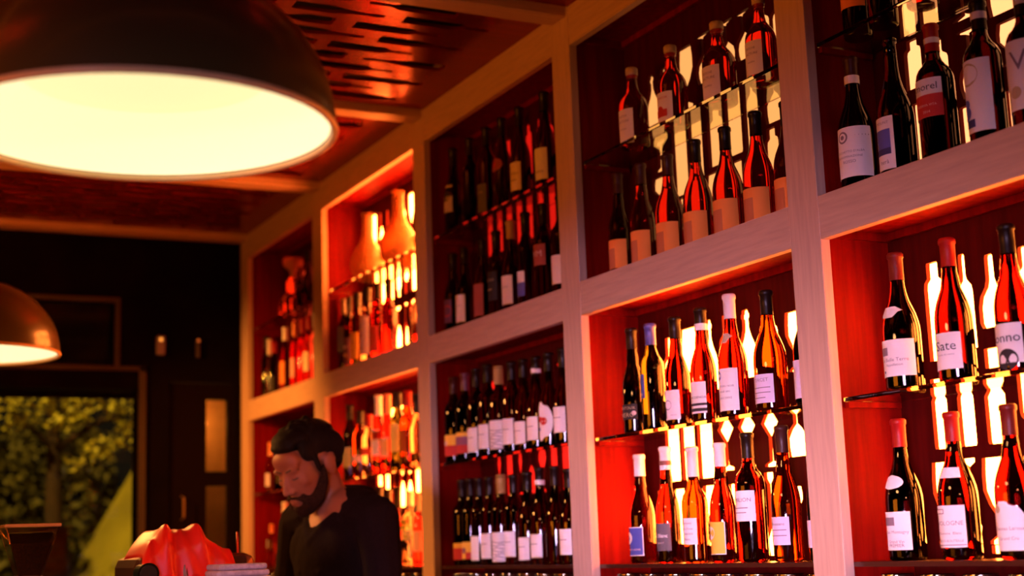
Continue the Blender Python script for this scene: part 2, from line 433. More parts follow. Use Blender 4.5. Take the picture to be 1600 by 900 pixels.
for i in range(5):
    y1, y0 = POSTS[i][1], POSTS[i + 1][0]
    rg = random.Random(20 + i)
    obj('rail', bx(.001, .027, y0, y1, Z_B, Z_U, bev=.002), oak_h, shelf)
    obj('rail', bx(.001, .027, y0, y1, Z_T, Z_C + .15, bev=.002), oak_h, shelf)
    obj('rail', bx(.001, .027, y0, y1, .94, 1.03, bev=.002), oak_h, shelf)
    obj('cupboard_door', bx(.004, .026, y0 + .004, (y0 + y1) / 2 - .002, .08, .935, bev=.002), oak_v, shelf)
    obj('cupboard_door', bx(.004, .026, (y0 + y1) / 2 + .002, y1 - .004, .08, .935, bev=.002), oak_v, shelf)
    obj('shelf_board', bx(.0285, .20, y0, y1, Z_B + .022, Z_U - .001), mahog, shelf)
    obj('shelf_board', bx(.0285, .20, y0, y1, Z_T + .03, Z_T + .05), mahog, shelf)
    obj('shelf_board', bx(.0285, .20, y0, y1, 1.085, 1.105), mahog, shelf)
    for zz in (Z_B + .003, Z_T + .010):
        obj('batten', bx(.185, .199, y0 + .013, y1 - .013, zz, zz + .019), mahog, shelf)
        obj('batten', bx(.0285, .199, y0, y0 + .012, zz, zz + .019), mahog, shelf)
        obj('batten', bx(.0285, .199, y1 - .012, y1, zz, zz + .019), mahog, shelf)
    for zz in (Z_G1, Z_G2):
        for ya, yb in ((y0, y0 + .014), (y1 - .014, y1)):
            obj('batten', bx(.036, .192, ya, yb, zz - .024, zz - .0105), mahog, shelf)
    obj('ledge', bx(.026, .20, y0 + .001, y1 - .001, Z_LEDGE - .011, Z_LEDGE), dark_ledge, shelf)
    # cut-out back panel
    holes = []
    made = {3: HOLES_2, 4: HOLES_1}.get(i)
    if made:
        holes = [(s, y, z, h, inv, ws) for s, y, z, h, inv, ws in made]
    for k, (zv, hh) in enumerate(ROWS_Z if not made else []):
        y = y1 - .125 - rg.random() * .02
        kind0 = rg.choice([['bordeaux', 'burgundy', 'flagon', 'bordeaux'], ['wine_glass', 'flute', 'goblet'], ['slab', 'bordeaux', 'slab']])
        if k == 2:
            kind0 = ['bordeaux', 'burgundy', 'wine_glass', 'flagon']
        if k == 1:
            kind0 = ['slab', 'slab', 'flute', 'goblet']
        while y > y0 + .06:
            sh = rg.choice(kind0)
            inv = rg.random() < (.5 if sh in ('flute', 'goblet', 'wine_glass') else .12)
            hs = hh * (1 - .12 * rg.random())
            holes.append((sh, y, zv, hs, inv, 1.12))
            y -= .080 + rg.random() * .008
    me = cut_panel((y0 + .001, y1 - .001, 1.106, Z_C), holes, .012)
    for v in me.vertices:
        u, w, t = v.co
        v.co = (.207 + t, u, w)
    obj('back_panel', None, mahog_b, shelf, me=me)
    nm, sb, st, c = LIGHT[i]
    obj('light_panel', bx(.232, .237, y0 + .01, y1 - .01, 1.12, Z_U - .03), lightm(nm + '_low', sb, c), shelf)
    obj('light_panel', bx(.232, .237, y0 + .01, y1 - .01, Z_U, Z_C - .02), lightm(nm + '_high', st, ((1, .37, .10) if nm == 'second' else (1, .33, .115)) if nm in ('second', 'rightmost') else c), shelf)
    obj('cabinet_back', bx(.27, .28, y0 - .05, y1 + .05, 0, Z_C), void, shelf)
    for zz, w in ((Z_G1, 'lower'), (Z_G2, 'upper')):
        tag(obj('glass_shelf', bx(.030, .192, y0 + .003, y1 - .003, zz - .010, zz, bev=.0012), glass_m),
            '%s glass shelf of the %s' % (w, NAMES[i]), 'shelf', 'glass shelves')

# ------------------------------------------------------------------ text cache
ROWS = [
('rightmost bay, high glass shelf', 2.461, 0.095, [
  (2.5471, 0.335, 0.0345, 'bur', 'wine', 'black', (0.0644, 0.1558, 85, 'orange_paper', 0), [], 'dark bottle with orange label'),
  (2.4582, 0.3301, 0.0345, 'bur', 'wine', 'black', (0.0604, 0.1451, 62, 'paper', 0), [], 'dark bottle seen from below'),
  (2.3267, 0.3267, 0.036, 'spirit', 'rosehigh', 'cork', (0.078, 0.1693, 62, 'paper', 0), [], 'pink bottle seen through the glass'),
  (2.1711, 0.3006, 0.0367, 'spirit', 'amber', 'cork', (0.0538, 0.1486, 62, 'paper', 0), [], 'amber bottle seen through the glass'),
  (2.0451, 0.2848, 0.0363, 'bur', 'wine', 'black', (0.0386, 0.1372, 62, 'paper', 0), [], 'wine bottle seen through the glass'),
]),
('rightmost bay, middle rail', 2.083, 0.09, [
  (2.5775, 0.3331, 0.0425, 'bur', 'wine', 'brown', (0.0344, 0.1551, 100, 'paper', 0), [('d', 0.24, 0.02, 0.2, 'grey_ink'), ('d', 0.17, 0.02, 0.2, 'paper'), ('d', 0.09, 0.02, 0.2, 'grey_ink'), ('t', "ROCCHETTO D'ALBA", 1.0, 0.5, 'grey_ink'), ('t', 'DENOMINAZIONE', 0.6, 0.6, 'grey_ink'), ('t', 'ROSSO', 0.3, 0.7, 'grey_ink')], 'dark bottle with round sealed label', ('ring', 0.8, 0.86, 'paper')),
  (2.4407, 0.335, 0.0425, 'bur', 'wine', 'none', (0.0199, 0.1424, 45, 'paper', -6), [('r', -0.55, 0.75, 0.24, 0.72, 'blue_ink'), ('r', -0.55, 0.75, 0.6, 0.72, 'navy_ink'), ('t', 'MOUNT', 0.7, 0.12, 'grey_ink'), ('t', 'terà', 0.5, 0.86, 'grey_ink')], 'dark bottle with blue picture label'),
  (2.3065, 0.3212, 0.0419, 'bor', 'wine', 'red', (0.1026, 0.1898, 64, 'paper', 0), [('r', -1, 1, 0.42, 1, 'red_ink'), ('t', 'morel', 0.8, 0.22, 'black_ink'), ('t', 'RISERVA VITA', 0.7, 0.7, 'pink_ink'), ('t', '2014', 0.25, 0.87, 'pink_ink')], 'bordeaux bottle with red and white label', ('ring', 0.86, 0.9, 'paper')),
  (2.1634, 0.3245, 0.0398, 'bor', 'wine', 'black', (0.0315, 0.189, 64, 'paper', 0), [('d', 0.32, -0.15, 0.2, 'tan_ink'), ('d', 0.26, -0.15, 0.2, 'paper'), ('d', 0.14, -0.4, 0.6, 'blue_ink'), ('d', 0.2, -0.45, 0.72, 'blue_ink'), ('r', -0.5, 0.1, 0.82, 0.93, 'navy_ink')], 'bordeaux bottle with blue flower label', ('ring', 0.87, 0.92, 'paper')),
  (2.0429, 0.3126, 0.0406, 'bor', 'wine', 'black', (0.0447, 0.1904, 75, 'paper', 0), [('t', 'V', 0.5, 0.3, 'grey_ink'), ('d', 0.18, 0, 0.75, 'tan_ink')], 'bordeaux bottle cut by photo edge', ('ring', 0.87, 0.92, 'paper')),
]),
('rightmost bay, lower glass shelf', 1.608, 0.08, [
  (2.4694, 0.3095, 0.0425, 'bur', 'wine', 'redbrown', (0.0296, 0.1109, 85, 'paper', 0), [('r', -0.45, 0.0, 0.2, 0.42, 'grey_ink'), ('t', 'La Belle Terre', 0.75, 0.55, 'grey_ink'), ('t', 'Appellation', 0.45, 0.7, 'grey_ink'), ('d', 0.07, -0.2, 0.87, 'navy_ink')], 'burgundy bottle with scalloped neck label', ('scallop', 0.52, 0.6, 'paper')),
  (2.3051, 0.3096, 0.0404, 'bur', 'wine', 'red', (0.025, 0.1027, 62, 'paper', 0), [('t', 'Sate', 0.75, 0.36, 'black_ink'), ('t', 'cuvée du matin', 0.6, 0.6, 'grey_ink')], 'burgundy bottle labelled Sate'),
  (2.1354, 0.3042, 0.0386, 'bur', 'burgundy', 'black', (0.017, 0.0974, 62, 'paper', 0), [('t', 'onno', 0.95, 0.4, 'black_ink'), ('d', 0.55, 0.2, 0.92, 'black_ink')], 'burgundy bottle labelled onno'),
]),
('rightmost bay, bottom ledge', 1.237, 0.1, [
  (2.5267, 0.3115, 0.0419, 'bur', 'wine', 'red', (0.0227, 0.1063, 62, 'paper', 0), [('r', -0.6, 0.2, 0.14, 0.36, 'grey_ink'), ('t', 'Clos Montagny', 0.95, 0.54, 'grey_ink'), ('t', 'Grand Vin', 0.6, 0.78, 'grey_ink'), ('t', 'PREMIER', 0.6, 0.88, 'grey_ink')], 'burgundy bottle with oval neck label', ('oval', 0.5, 0.6, 'paper')),
  (2.36, 0.3112, 0.0425, 'bur', 'burgundy', 'red', (0.0258, 0.1136, 62, 'paper', 0), [('r', -0.9, 0.0, 0.08, 0.2, 'grey_ink'), ('r', -0.86, -0.04, 0.1, 0.18, 'paper'), ('t', 'VOLOGNE', 0.95, 0.42, 'grey_ink'), ('t', 'Domaine  Blanc', 0.8, 0.66, 'grey_ink'), ('t', 'MIS EN BOUTEILLE', 0.9, 0.84, 'grey_ink'), ('r', -0.95, 0.95, 0.93, 0.95, 'grey_ink')], 'burgundy bottle labelled VOLOGNE', ('band', 0.55, 0.62, 'paper')),
  (2.1966, 0.3112, 0.0417, 'bur', 'burgundy', 'redbrown', (0.017, 0.1159, 66, 'paper', 0), [('d', 0.16, -0.25, 0.16, 'tan_ink'), ('t', 'Chateau Laroux', 1.0, 0.55, 'grey_ink'), ('t', 'Grand Cru', 0.6, 0.75, 'grey_ink')], 'burgundy bottle with crest label'),
]),
('second bay from right, upper glass shelf', 2.461, 0.09, [
  (3.5537, 0.2415, 0.0439, 'spirit', 'rosehigh', 'cork', (0.0066, 0.1052, 55, 'paper', 0), [('t', 'BOCHE', 0.5, 0.22, 'grey_ink'), ('t', 'LACTURE', 0.7, 0.38, 'grey_ink'), ('t', 'distillée', 0.4, 0.62, 'grey_ink')], 'cork-stoppered pink bottle'),
  (3.3408, 0.2411, 0.0437, 'spirit', 'rosehigh', 'cork', (0.0092, 0.0943, 55, 'paper', 0), [('t', 'MAISON', 0.6, 0.2, 'red_ink'), ('d', 0.3, 0, 0.62, 'red_ink'), ('r', -0.5, 0.6, 0.6, 0.85, 'red_ink')], 'corked bottle with red figure'),
  (3.1074, 0.2311, 0.0465, 'spirit', 'rosehigh', 'cork', (0.006, 0.0969, 55, 'paper', 0), [('t', 'BOCHE', 0.5, 0.22, 'grey_ink'), ('t', 'LACTURE', 0.7, 0.38, 'grey_ink'), ('t', 'distillée', 0.4, 0.62, 'grey_ink')], 'cork-stoppered pink bottle'),
  (2.9163, 0.2349, 0.0411, 'spirit', 'rosehigh', 'cork', (0.0126, 0.1043, 55, 'paper', 0), [('t', 'BOCHE', 0.5, 0.22, 'grey_ink'), ('t', 'LACTURE', 0.7, 0.38, 'grey_ink'), ('t', 'distillée', 0.4, 0.62, 'grey_ink')], 'corked pink bottle by post'),
]),
('second bay from right, middle rail', 2.083, 0.09, [
  (3.6651, 0.3192, 0.0356, 'bur', 'rosedark', 'brown', (0.0216, 0.1097, 75, 'orange_paper', 12), [('r', -0.9, 0.2, 0.3, 1, 'rust_ink')], 'dark bottle with orange label'),
  (3.5341, 0.3159, 0.0374, 'bur', 'rosehigh', 'brown', (0.0158, 0.1093, 75, 'orange_paper', 12), [('r', -0.9, 0.2, 0.3, 1, 'rust_ink')], 'dim bottle with orange label'),
  (3.3882, 0.3053, 0.0417, 'bur', 'rosehigh', 'brown', (0.0132, 0.102, 75, 'orange_paper', 12), [('r', -0.9, 0.2, 0.3, 1, 'rust_ink')], 'rosé bottle with orange label'),
  (3.2455, 0.3105, 0.0421, 'bur', 'rosehigh', 'black', (0.0136, 0.1016, 75, 'orange_paper', 12), [('r', -0.9, 0.2, 0.3, 1, 'rust_ink')], 'rosé bottle with orange label'),
  (3.1017, 0.3073, 0.0424, 'bur', 'rosehigh', 'black', (0.0137, 0.1025, 75, 'orange_paper', 12), [('r', -0.9, 0.2, 0.3, 1, 'rust_ink')], 'rosé bottle with orange label'),
  (2.9639, 0.3106, 0.0417, 'bur', 'rosebright', 'black', (0.0149, 0.101, 75, 'orange_paper', 12), [('r', -0.9, 0.2, 0.3, 1, 'rust_ink')], 'bright rosé bottle with orange label'),
  (2.8328, 0.2996, 0.0411, 'bur', 'rosebright', 'black', (0.0108, 0.096, 75, 'orange_paper', 12), [('r', -0.9, 0.2, 0.3, 1, 'rust_ink')], 'bright rosé bottle half hidden'),
]),
('second bay from right, lower glass shelf', 1.608, 0.08, [
  (3.6155, 0.3095, 0.0346, 'bur', 'wine', 'black', (0.0399, 0.0846, 70, 'black_paper', 0), [('t', 'VENTOUX', 0.9, 0.25, 'tan_ink'), ('t', 'NERO', 0.8, 0.7, 'tan_ink'), ('d', 0.3, 0.75, 0.6, 'pink_ink')], 'dark bottle with gold lettering and skull'),
  (3.5112, 0.307, 0.0345, 'bor', 'green', 'blue', (0.0923, 0.1601, 40, 'blue_paper', -25), [('t', 'ATOS', 0.8, 0.85, 'pink_ink')], 'slim bottle with blue capsule'),
  (3.3823, 0.3075, 0.0354, 'bur', 'rose', 'black', (0.0183, 0.0999, 62, 'paper', 0), [('r', -0.75, -0.2, 0.55, 0.95, 'black_ink'), ('d', 0.12, -0.45, 0.42, 'black_ink'), ('d', 0.34, 0.0, 0.5, 'grey_ink'), ('d', 0.28, 0.05, 0.5, 'paper'), ('d', 0.07, -0.55, 0.15, 'black_ink'), ('t', 'AGRICOLA', 0.35, 0.85, 'grey_ink', 0.5)], 'rosé bottle with figure label'),
  (3.2534, 0.3121, 0.036, 'bur', 'rose', 'black', (0.0235, 0.1081, 62, 'paper', 0), [('t', 'ALFACDENOA', 1.1, 0.5, 'black_ink'), ('r', -1, 1, 0.68, 0.76, 'black_ink'), ('r', -1, 1, 0.84, 0.94, 'black_ink')], 'rosé bottle labelled ALFACDENOA', ('ring', 0.8, 0.86, 'paper')),
  (3.1155, 0.3259, 0.039, 'bur', 'rose', 'white', (0.0168, 0.1272, 70, 'paper', 0), [('d', 0.26, -0.3, 0.16, 'blue_ink'), ('d', 0.09, -0.3, 0.16, 'paper'), ('t', 'CHATEAU NOIR', 0.8, 0.42, 'grey_ink'), ('t', 'rosé sec', 0.5, 0.54, 'grey_ink'), ('t', 'SANCERRE', 0.6, 0.7, 'grey_ink')], 'rosé bottle with blue seal', ('scallop', 0.6, 0.68, 'tan_paper')),
  (2.9548, 0.3084, 0.0422, 'bur', 'amber', 'black', (0.0201, 0.0925, 60, 'lilac_paper', 0), [('t', 'TERCET', 0.7, 0.2, 'grey_ink'), ('r', -0.8, 0.8, 0.45, 0.48, 'grey_ink'), ('r', -0.8, 0.8, 0.62, 0.65, 'grey_ink'), ('r', -0.8, 0.5, 0.8, 0.83, 'grey_ink')], 'amber bottle with lilac label'),
  (2.8, 0.2976, 0.0381, 'bur', 'wine', 'black', (0.0167, 0.1098, 62, 'lilac_paper', 0), [], 'dark bottle half behind post'),
]),
('second bay from right, bottom ledge', 1.237, 0.1, [
  (3.6395, 0.3113, 0.0379, 'bur', 'rose', 'white', (0.021, 0.1028, 60, 'blue_paper', 0), [('r', -1, 1, 0, 0.03, 'paper'), ('r', -1, 1, 0.97, 1, 'paper'), ('r', 0.94, 1, 0, 1, 'paper'), ('d', 0.42, -0.3, 0.38, 'paper'), ('d', 0.12, -0.3, 0.38, 'blue_ink'), ('t', 'SAINT LAZARE', 0.8, 0.78, 'pink_ink')], 'rosé bottle with blue square label'),
  (3.4987, 0.3231, 0.0345, 'bur', 'rosedark', 'white', (0.0336, 0.1095, 65, 'grey_paper', 0), [('t', 'la Blanc', 0.8, 0.45, 'paper'), ('t', 'PINOT', 0.4, 0.72, 'paper')], 'rosé bottle with charcoal label', ('ring', 0.84, 0.88, 'brown_paper')),
  (3.3618, 0.3127, 0.0365, 'rose', 'amber', 'white', (0.0489, 0.1193, 60, 'paper', 0), [('t', 'DOMAINE', 0.6, 0.2, 'grey_ink'), ('t', 'de la Rose', 0.7, 0.4, 'grey_ink'), ('t', 'CORBIERES', 0.7, 0.6, 'grey_ink'), ('t', 'Blanc', 0.4, 0.8, 'grey_ink')], 'amber bottle with small white label'),
  (3.2303, 0.3131, 0.0353, 'bur', 'rose', 'white', (0.0202, 0.105, 60, 'yellow_paper', 0), [('d', 0.42, -0.3, 0.33, 'paper'), ('d', 0.12, -0.3, 0.33, 'yellow_paper'), ('r', -1, 1, 0.97, 1, 'paper'), ('r', 0.94, 1, 0, 1, 'paper')], 'rosé bottle with yellow square label'),
  (3.103, 0.3298, 0.0391, 'bor', 'rosedark', 'black', (0.1028, 0.1808, 70, 'paper', 0), [('t', 'EMILION', 0.8, 0.3, 'grey_ink'), ('r', -0.8, 0.6, 0.55, 0.58, 'grey_ink'), ('r', -0.8, 0.5, 0.7, 0.73, 'grey_ink')], 'broad-shouldered red bottle'),
  (2.9557, 0.335, 0.0376, 'bur', 'amber', 'brown', (0.0406, 0.1093, 60, 'lilac_paper', 0), [('t', 'Roussane', 0.7, 0.25, 'grey_ink'), ('r', -0.8, 0.8, 0.45, 0.48, 'grey_ink'), ('r', -0.8, 0.8, 0.65, 0.68, 'grey_ink')], 'amber bottle with lilac label'),
  (2.8199, 0.335, 0.0347, 'bur', 'wine', 'black', (0.0324, 0.0972, 75, 'lilac_paper', 0), [], 'dark bottle half behind post'),
]),
('dark middle bay, upper glass shelf', 2.461, 0.09, [
  (4.8554, 0.335, 0.0365, 'bur', 'wine', 'black', (0.0828, 0.1876, 55, 'tan_paper', 0), [('d', 0.4, 0.1, 0.4, 'black_ink')], 'black bottle with tan label'),
  (4.702, 0.335, 0.0365, 'bor', 'wine', 'black', None, [], 'plain black bottle'),
  (4.5623, 0.335, 0.0365, 'bor', 'wine', 'black', (0.0172, 0.121, 55, 'grey_paper', 0), [('t', 'NOVA', 0.6, 0.3, 'tan_ink')], 'black bottle with grey label'),
  (4.4339, 0.335, 0.0365, 'bur', 'wine', 'black', (0.1363, 0.1876, 60, 'rust_paper', 0), [('d', 0.4, 0, 0.5, 'red_ink')], 'black bottle with round rust label'),
  (4.2965, 0.335, 0.0365, 'bur', 'wine', 'black', (0.0341, 0.1336, 60, 'cream_paper', 0), [('t', 'MORELLI', 0.8, 0.4, 'grey_ink'), ('r', -0.6, 0.6, 0.62, 0.65, 'grey_ink')], 'black bottle with cream label'),
  (4.1139, 0.3348, 0.0365, 'bur', 'wine', 'black', (0.0277, 0.1351, 68, 'paper', 0), [('t', 'BARBERA', 0.7, 0.75, 'grey_ink')], 'black bottle with large white label'),
]),
('dark middle bay, middle rail', 2.083, 0.09, [
  (4.8825, 0.3105, 0.0365, 'bur', 'wine', 'black', (0.0429, 0.1326, 50, 'plum_paper', 0), [('d', 0.5, 0.3, 0.5, 'red_ink'), ('d', 0.4, 0.3, 0.5, 'plum_paper')], 'black bottle with plum ring label'),
  (4.7778, 0.3116, 0.0365, 'bur', 'wine', 'black', (0.0293, 0.1318, 60, 'cream_paper', 0), [('t', 'VERDUNO', 0.6, 0.4, 'grey_ink')], 'black bottle with cream label'),
  (4.6223, 0.3112, 0.0365, 'bur', 'wine', 'black', (0.0286, 0.1449, 60, 'rust_paper', 0), [], 'black bottle with rust-red label'),
  (4.5089, 0.318, 0.033, 'bor', 'wine', 'black', (0.0656, 0.1709, 60, 'black_paper', 0), [('t', 'LUNA', 0.7, 0.3, 'tan_ink'), ('r', -0.6, 0.4, 0.6, 0.64, 'tan_ink')], 'slim black bottle with dark label'),
  (4.3935, 0.3302, 0.0365, 'bur', 'wine', 'gold', (0.0327, 0.1334, 62, 'cream_paper', 0), [('t', 'LANGHE', 0.6, 0.4, 'grey_ink')], 'black bottle with gold capsule'),
  (4.2809, 0.335, 0.033, 'bor', 'wine', 'black', (0.0429, 0.1285, 45, 'paper', 0), [('r', -1, 1, 0.45, 1, 'blue_ink')], 'slim black bottle with split label'),
  (4.1493, 0.335, 0.0365, 'bor', 'wine', 'black', (0.1231, 0.1942, 64, 'rust_paper', 0), [('t', 'VM', 0.7, 0.45, 'pink_ink')], 'black bottle labelled VM'),
  (4.0289, 0.335, 0.0365, 'bor', 'wine', 'black', (0.0394, 0.1339, 70, 'cream_paper', 0), [], 'black bottle with cream label beside post'),
]),
('dark middle bay, lower glass shelf', 1.608, 0.075, [
  (4.877, 0.3148, 0.0365, 'bor', 'wine', 'brown', (0.0229, 0.1001, 75, 'yellow_paper', 0), [('r', -1, 0.2, 0.3, 0.8, 'pink_ink'), ('r', -0.4, 1, 0.5, 1, 'red_ink')], 'black bottle with patchwork label'),
  (4.777, 0.317, 0.0365, 'bor', 'wine', 'plum', (0.025, 0.1011, 75, 'yellow_paper', 0), [('r', -0.3, 1, 0.2, 0.7, 'plum_ink'), ('r', -0.6, 1, 0.6, 1, 'red_ink')], 'black bottle with patchwork label'),
  (4.6784, 0.3213, 0.0365, 'bor', 'wine', 'black', (0.0236, 0.1097, 62, 'paper', 0), [('r', -0.5, 0.6, 0.4, 0.43, 'grey_ink')], 'black bottle with white label'),
  (4.5874, 0.326, 0.0365, 'bor', 'wine', 'black', (0.0292, 0.113, 62, 'paper', 0), [('r', -0.5, 0.6, 0.4, 0.43, 'grey_ink')], 'black bottle with white label'),
  (4.4973, 0.3056, 0.0365, 'bor', 'wine', 'stripe', (0.0192, 0.1181, 75, 'paper', 0), [('w',)], 'gold-capped bottle with striped label'),
  (4.3948, 0.3104, 0.0365, 'bor', 'wine', 'black', (0.0288, 0.1152, 62, 'paper', 0), [('r', -0.5, 0.6, 0.4, 0.43, 'grey_ink')], 'black bottle with white label'),
  (4.3074, 0.3079, 0.0365, 'bur', 'wine', 'black', (0.0231, 0.0975, 62, 'paper', 0), [('r', -0.5, 0.6, 0.4, 0.43, 'grey_ink')], 'black bottle with white label'),
  (4.2159, 0.3046, 0.0365, 'bur', 'wine', 'black', (0.0285, 0.1048, 62, 'paper', 0), [('r', -0.5, 0.6, 0.4, 0.43, 'grey_ink')], 'white-ringed bottle with white label', ('ring', 0.82, 0.87, 'paper')),
  (4.1274, 0.3055, 0.0365, 'bur', 'wine', 'black', (0.0194, 0.145, 75, 'paper', 0), [('d', 0.2, 0.3, 0.5, 'red_ink'), ('d', 0.15, 0.0, 0.45, 'red_ink'), ('r', -0.6, 0, 0.66, 0.74, 'blue_ink')], 'black bottle with tall leaf label'),
  (4.0289, 0.3068, 0.0365, 'bur', 'wine', 'black', (0.0377, 0.1186, 62, 'paper', 0), [('r', -0.5, 0.6, 0.4, 0.43, 'grey_ink')], 'black bottle beside the post'),
]),
('dark middle bay, bottom ledge', 1.237, 0.1, [
  (4.8825, 0.3072, 0.0365, 'bor', 'wine', 'black', (0.0193, 0.0789, 75, 'yellow_paper', 0), [('r', -1, 0, 0.4, 1, 'pink_ink'), ('r', -0.2, 1, 0.3, 1, 'red_ink')], 'black bottle with patchwork label'),
  (4.8065, 0.3077, 0.0365, 'bor', 'wine', 'black', (0.021, 0.0821, 75, 'yellow_paper', 0), [('d', 0.35, 0.1, 0.5, 'plum_ink'), ('r', 0.3, 1, 0.6, 1, 'red_ink')], 'black bottle with patchwork label'),
  (4.7305, 0.3046, 0.0365, 'bor', 'wine', 'black', (0.016, 0.1008, 50, 'paper', 0), [], 'black bottle with narrow white label'),
  (4.6477, 0.3038, 0.0365, 'bor', 'wine', 'black', (0.022, 0.1079, 62, 'paper', 0), [('r', -0.5, 0.6, 0.4, 0.43, 'grey_ink')], 'black bottle with white label'),
  (4.5577, 0.3031, 0.0365, 'bor', 'wine', 'stripe', (0.0104, 0.1101, 75, 'paper', 0), [('w',)], 'gold-capped bottle with striped label'),
  (4.4597, 0.3018, 0.0365, 'bor', 'wine', 'black', (0.0257, 0.111, 62, 'paper', 0), [('r', -0.5, 0.6, 0.4, 0.43, 'grey_ink')], 'black bottle with white label'),
  (4.3565, 0.3043, 0.0365, 'bur', 'wine', 'black', (0.0144, 0.0885, 62, 'paper', 0), [('r', -0.5, 0.6, 0.4, 0.43, 'grey_ink')], 'black bottle with white label'),
  (4.2674, 0.3136, 0.0365, 'bur', 'wine', 'black', (0.0209, 0.097, 62, 'paper', 0), [('r', -0.5, 0.6, 0.4, 0.43, 'grey_ink')], 'white-ringed bottle with white label', ('ring', 0.82, 0.87, 'paper')),
  (4.1614, 0.3111, 0.0365, 'bur', 'wine', 'black', None, [], 'black bottle without a label'),
  (4.0678, 0.297, 0.0365, 'bur', 'wine', 'black', (0.029, 0.1083, 62, 'paper', 0), [('r', -0.5, 0.6, 0.4, 0.43, 'grey_ink')], 'black bottle beside the post'),
]),
('bright fourth bay, middle rail', 2.083, 0.09, [
  (6.064, 0.335, 0.032, 'bor', 'wine', 'grey', (0.094, 0.2077, 75, 'grey_paper', 0), [], 'dark bottle with grey sleeve'),
  (6.003, 0.335, 0.026, 'bor', 'rosedark', 'black', (0.0292, 0.1491, 75, 'plum_paper', 0), [('r', -0.5, 0.5, 0.3, 0.4, 'pink_ink'), ('r', -0.5, 0.5, 0.6, 0.7, 'pink_ink')], 'slim bottle with plum patterned label'),
  (5.902, 0.335, 0.032, 'bor', 'amber', 'black', (0.0385, 0.1567, 75, 'mustard_paper', 0), [('d', 0.4, 0, 0.5, 'rust_ink'), ('d', 0.3, 0, 0.5, 'mustard_paper')], 'yellow bottle with ring label'),
  (5.7802, 0.335, 0.032, 'bor', 'clear', 'black', (0.042, 0.2077, 75, 'lilac_paper', 0), [('d', 0.4, 0, 0.65, 'grey_ink'), ('d', 0.3, 0, 0.65, 'lilac_paper')], 'lilac bottle with ring label'),
  (5.6587, 0.335, 0.032, 'bor', 'rosebright', 'black', (0.0394, 0.1483, 70, 'red_paper', 0), [('d', 0.4, 0, 0.5, 'rust_ink'), ('d', 0.3, 0, 0.5, 'red_paper')], 'red bottle with ring label'),
  (5.5334, 0.3293, 0.032, 'bor', 'rosebright', 'black', None, [], 'bright red bottle with black cap'),
]),
('bright fourth bay, lower glass shelf', 1.608, 0.08, [
  (5.9896, 0.3255, 0.032, 'bor', 'green', 'black', (0.0538, 0.137, 75, 'olive_paper', 0), [], 'dark green bottle with olive label'),
  (5.8656, 0.288, 0.032, 'bor', 'amber', 'black', (0.0677, 0.095, 75, 'pink_paper', 0), [], 'amber bottle with pink band'),
  (5.762, 0.2615, 0.032, 'bor', 'clear', 'red', (0.0877, 0.1199, 75, 'red_paper', 0), [], 'clear bottle with red label'),
  (5.6467, 0.3309, 0.032, 'rose', 'rosebright', 'white', (0.0795, 0.1853, 70, 'lilac_paper', 0), [], 'red bottle with lilac label'),
  (5.5459, 0.3253, 0.032, 'rose', 'rosebright', 'orange', (0.0672, 0.1454, 70, 'pink_paper', 0), [], 'red bottle with pink label'),
  (5.4363, 0.3239, 0.032, 'bor', 'green', 'black', (0.08, 0.1879, 70, 'cream_paper', 0), [], 'green bottle with cream label'),
  (5.3301, 0.3148, 0.032, 'bor', 'amber', 'red', (0.0723, 0.1581, 50, 'rust_paper', 0), [], 'amber bottle with red cap'),
  (5.2351, 0.2916, 0.032, 'rose', 'clear', 'black', None, [], 'clear bottle beside the post'),
]),
('bright fourth bay, bottom ledge', 1.237, 0.1, [
  (5.7112, 0.3275, 0.032, 'bor', 'wine', 'black', None, [], 'dark bottle behind the man'),
  (5.6151, 0.3094, 0.032, 'bor', 'amber', 'black', (0.0478, 0.1096, 60, 'cream_paper', 0), [], 'amber bottle near the man'),
  (5.5094, 0.3118, 0.032, 'rose', 'rosebright', 'black', (0.0214, 0.0872, 72, 'paper', 0), [], 'red bottle with white label'),
  (5.3803, 0.2901, 0.032, 'bor', 'clear', 'white', (0.0304, 0.1397, 75, 'lilac_paper', 0), [], 'clear bottle with tall white label'),
  (5.276, 0.28, 0.032, 'rose', 'rosebright', 'clearcap', (0.0539, 0.1322, 70, 'pink_paper', 0), [], 'pink bottle beside the post'),
]),
('leftmost bay, upper glass shelf', 2.461, 0.09, [
  (6.6828, 0.2195, 0.021, 'bor', 'wine', 'redbrown', None, [], 'small dark bottle'),
  (6.5534, 0.2771, 0.028, 'bur', 'wine', 'black', None, [], 'dark bottle beside the post'),
]),
('leftmost bay, middle rail', 2.083, 0.09, [
  (7.236, 0.335, 0.028, 'bor', 'green', 'black', None, [], 'dark green bottle'),
  (7.184, 0.3111, 0.021, 'rose', 'clear', 'white', None, [], 'small clear bottle'),
  (7.1043, 0.2859, 0.028, 'bor', 'green', 'red', (0.0311, 0.1096, 70, 'black_paper', 0), [], 'green bottle with black label'),
  (6.9212, 0.335, 0.028, 'bur', 'rose', 'white', (0.0493, 0.1615, 60, 'orange_paper', 0), [], 'pale-capped rosé bottle'),
  (6.7771, 0.335, 0.021, 'bor', 'rosebright', 'orange', (0.0646, 0.1592, 60, 'pink_paper', 0), [], 'slim red bottle'),
  (6.6562, 0.335, 0.028, 'bor', 'rosebright', 'red', None, [], 'tall red bottle'),
  (6.555, 0.335, 0.028, 'bor', 'amber', 'red', (0.0684, 0.1604, 60, 'cream_paper', 0), [], 'tall amber bottle'),
  (6.461, 0.335, 0.028, 'bor', 'clear', 'grey', None, [], 'clear bottle beside the post'),
]),
('leftmost bay, lower glass shelf', 1.608, 0.08, [
  (7.1417, 0.2503, 0.028, 'rose', 'amber', 'orange', (0.0307, 0.0949, 60, 'lilac_paper', 0), [], 'amber bottle beside the man'),
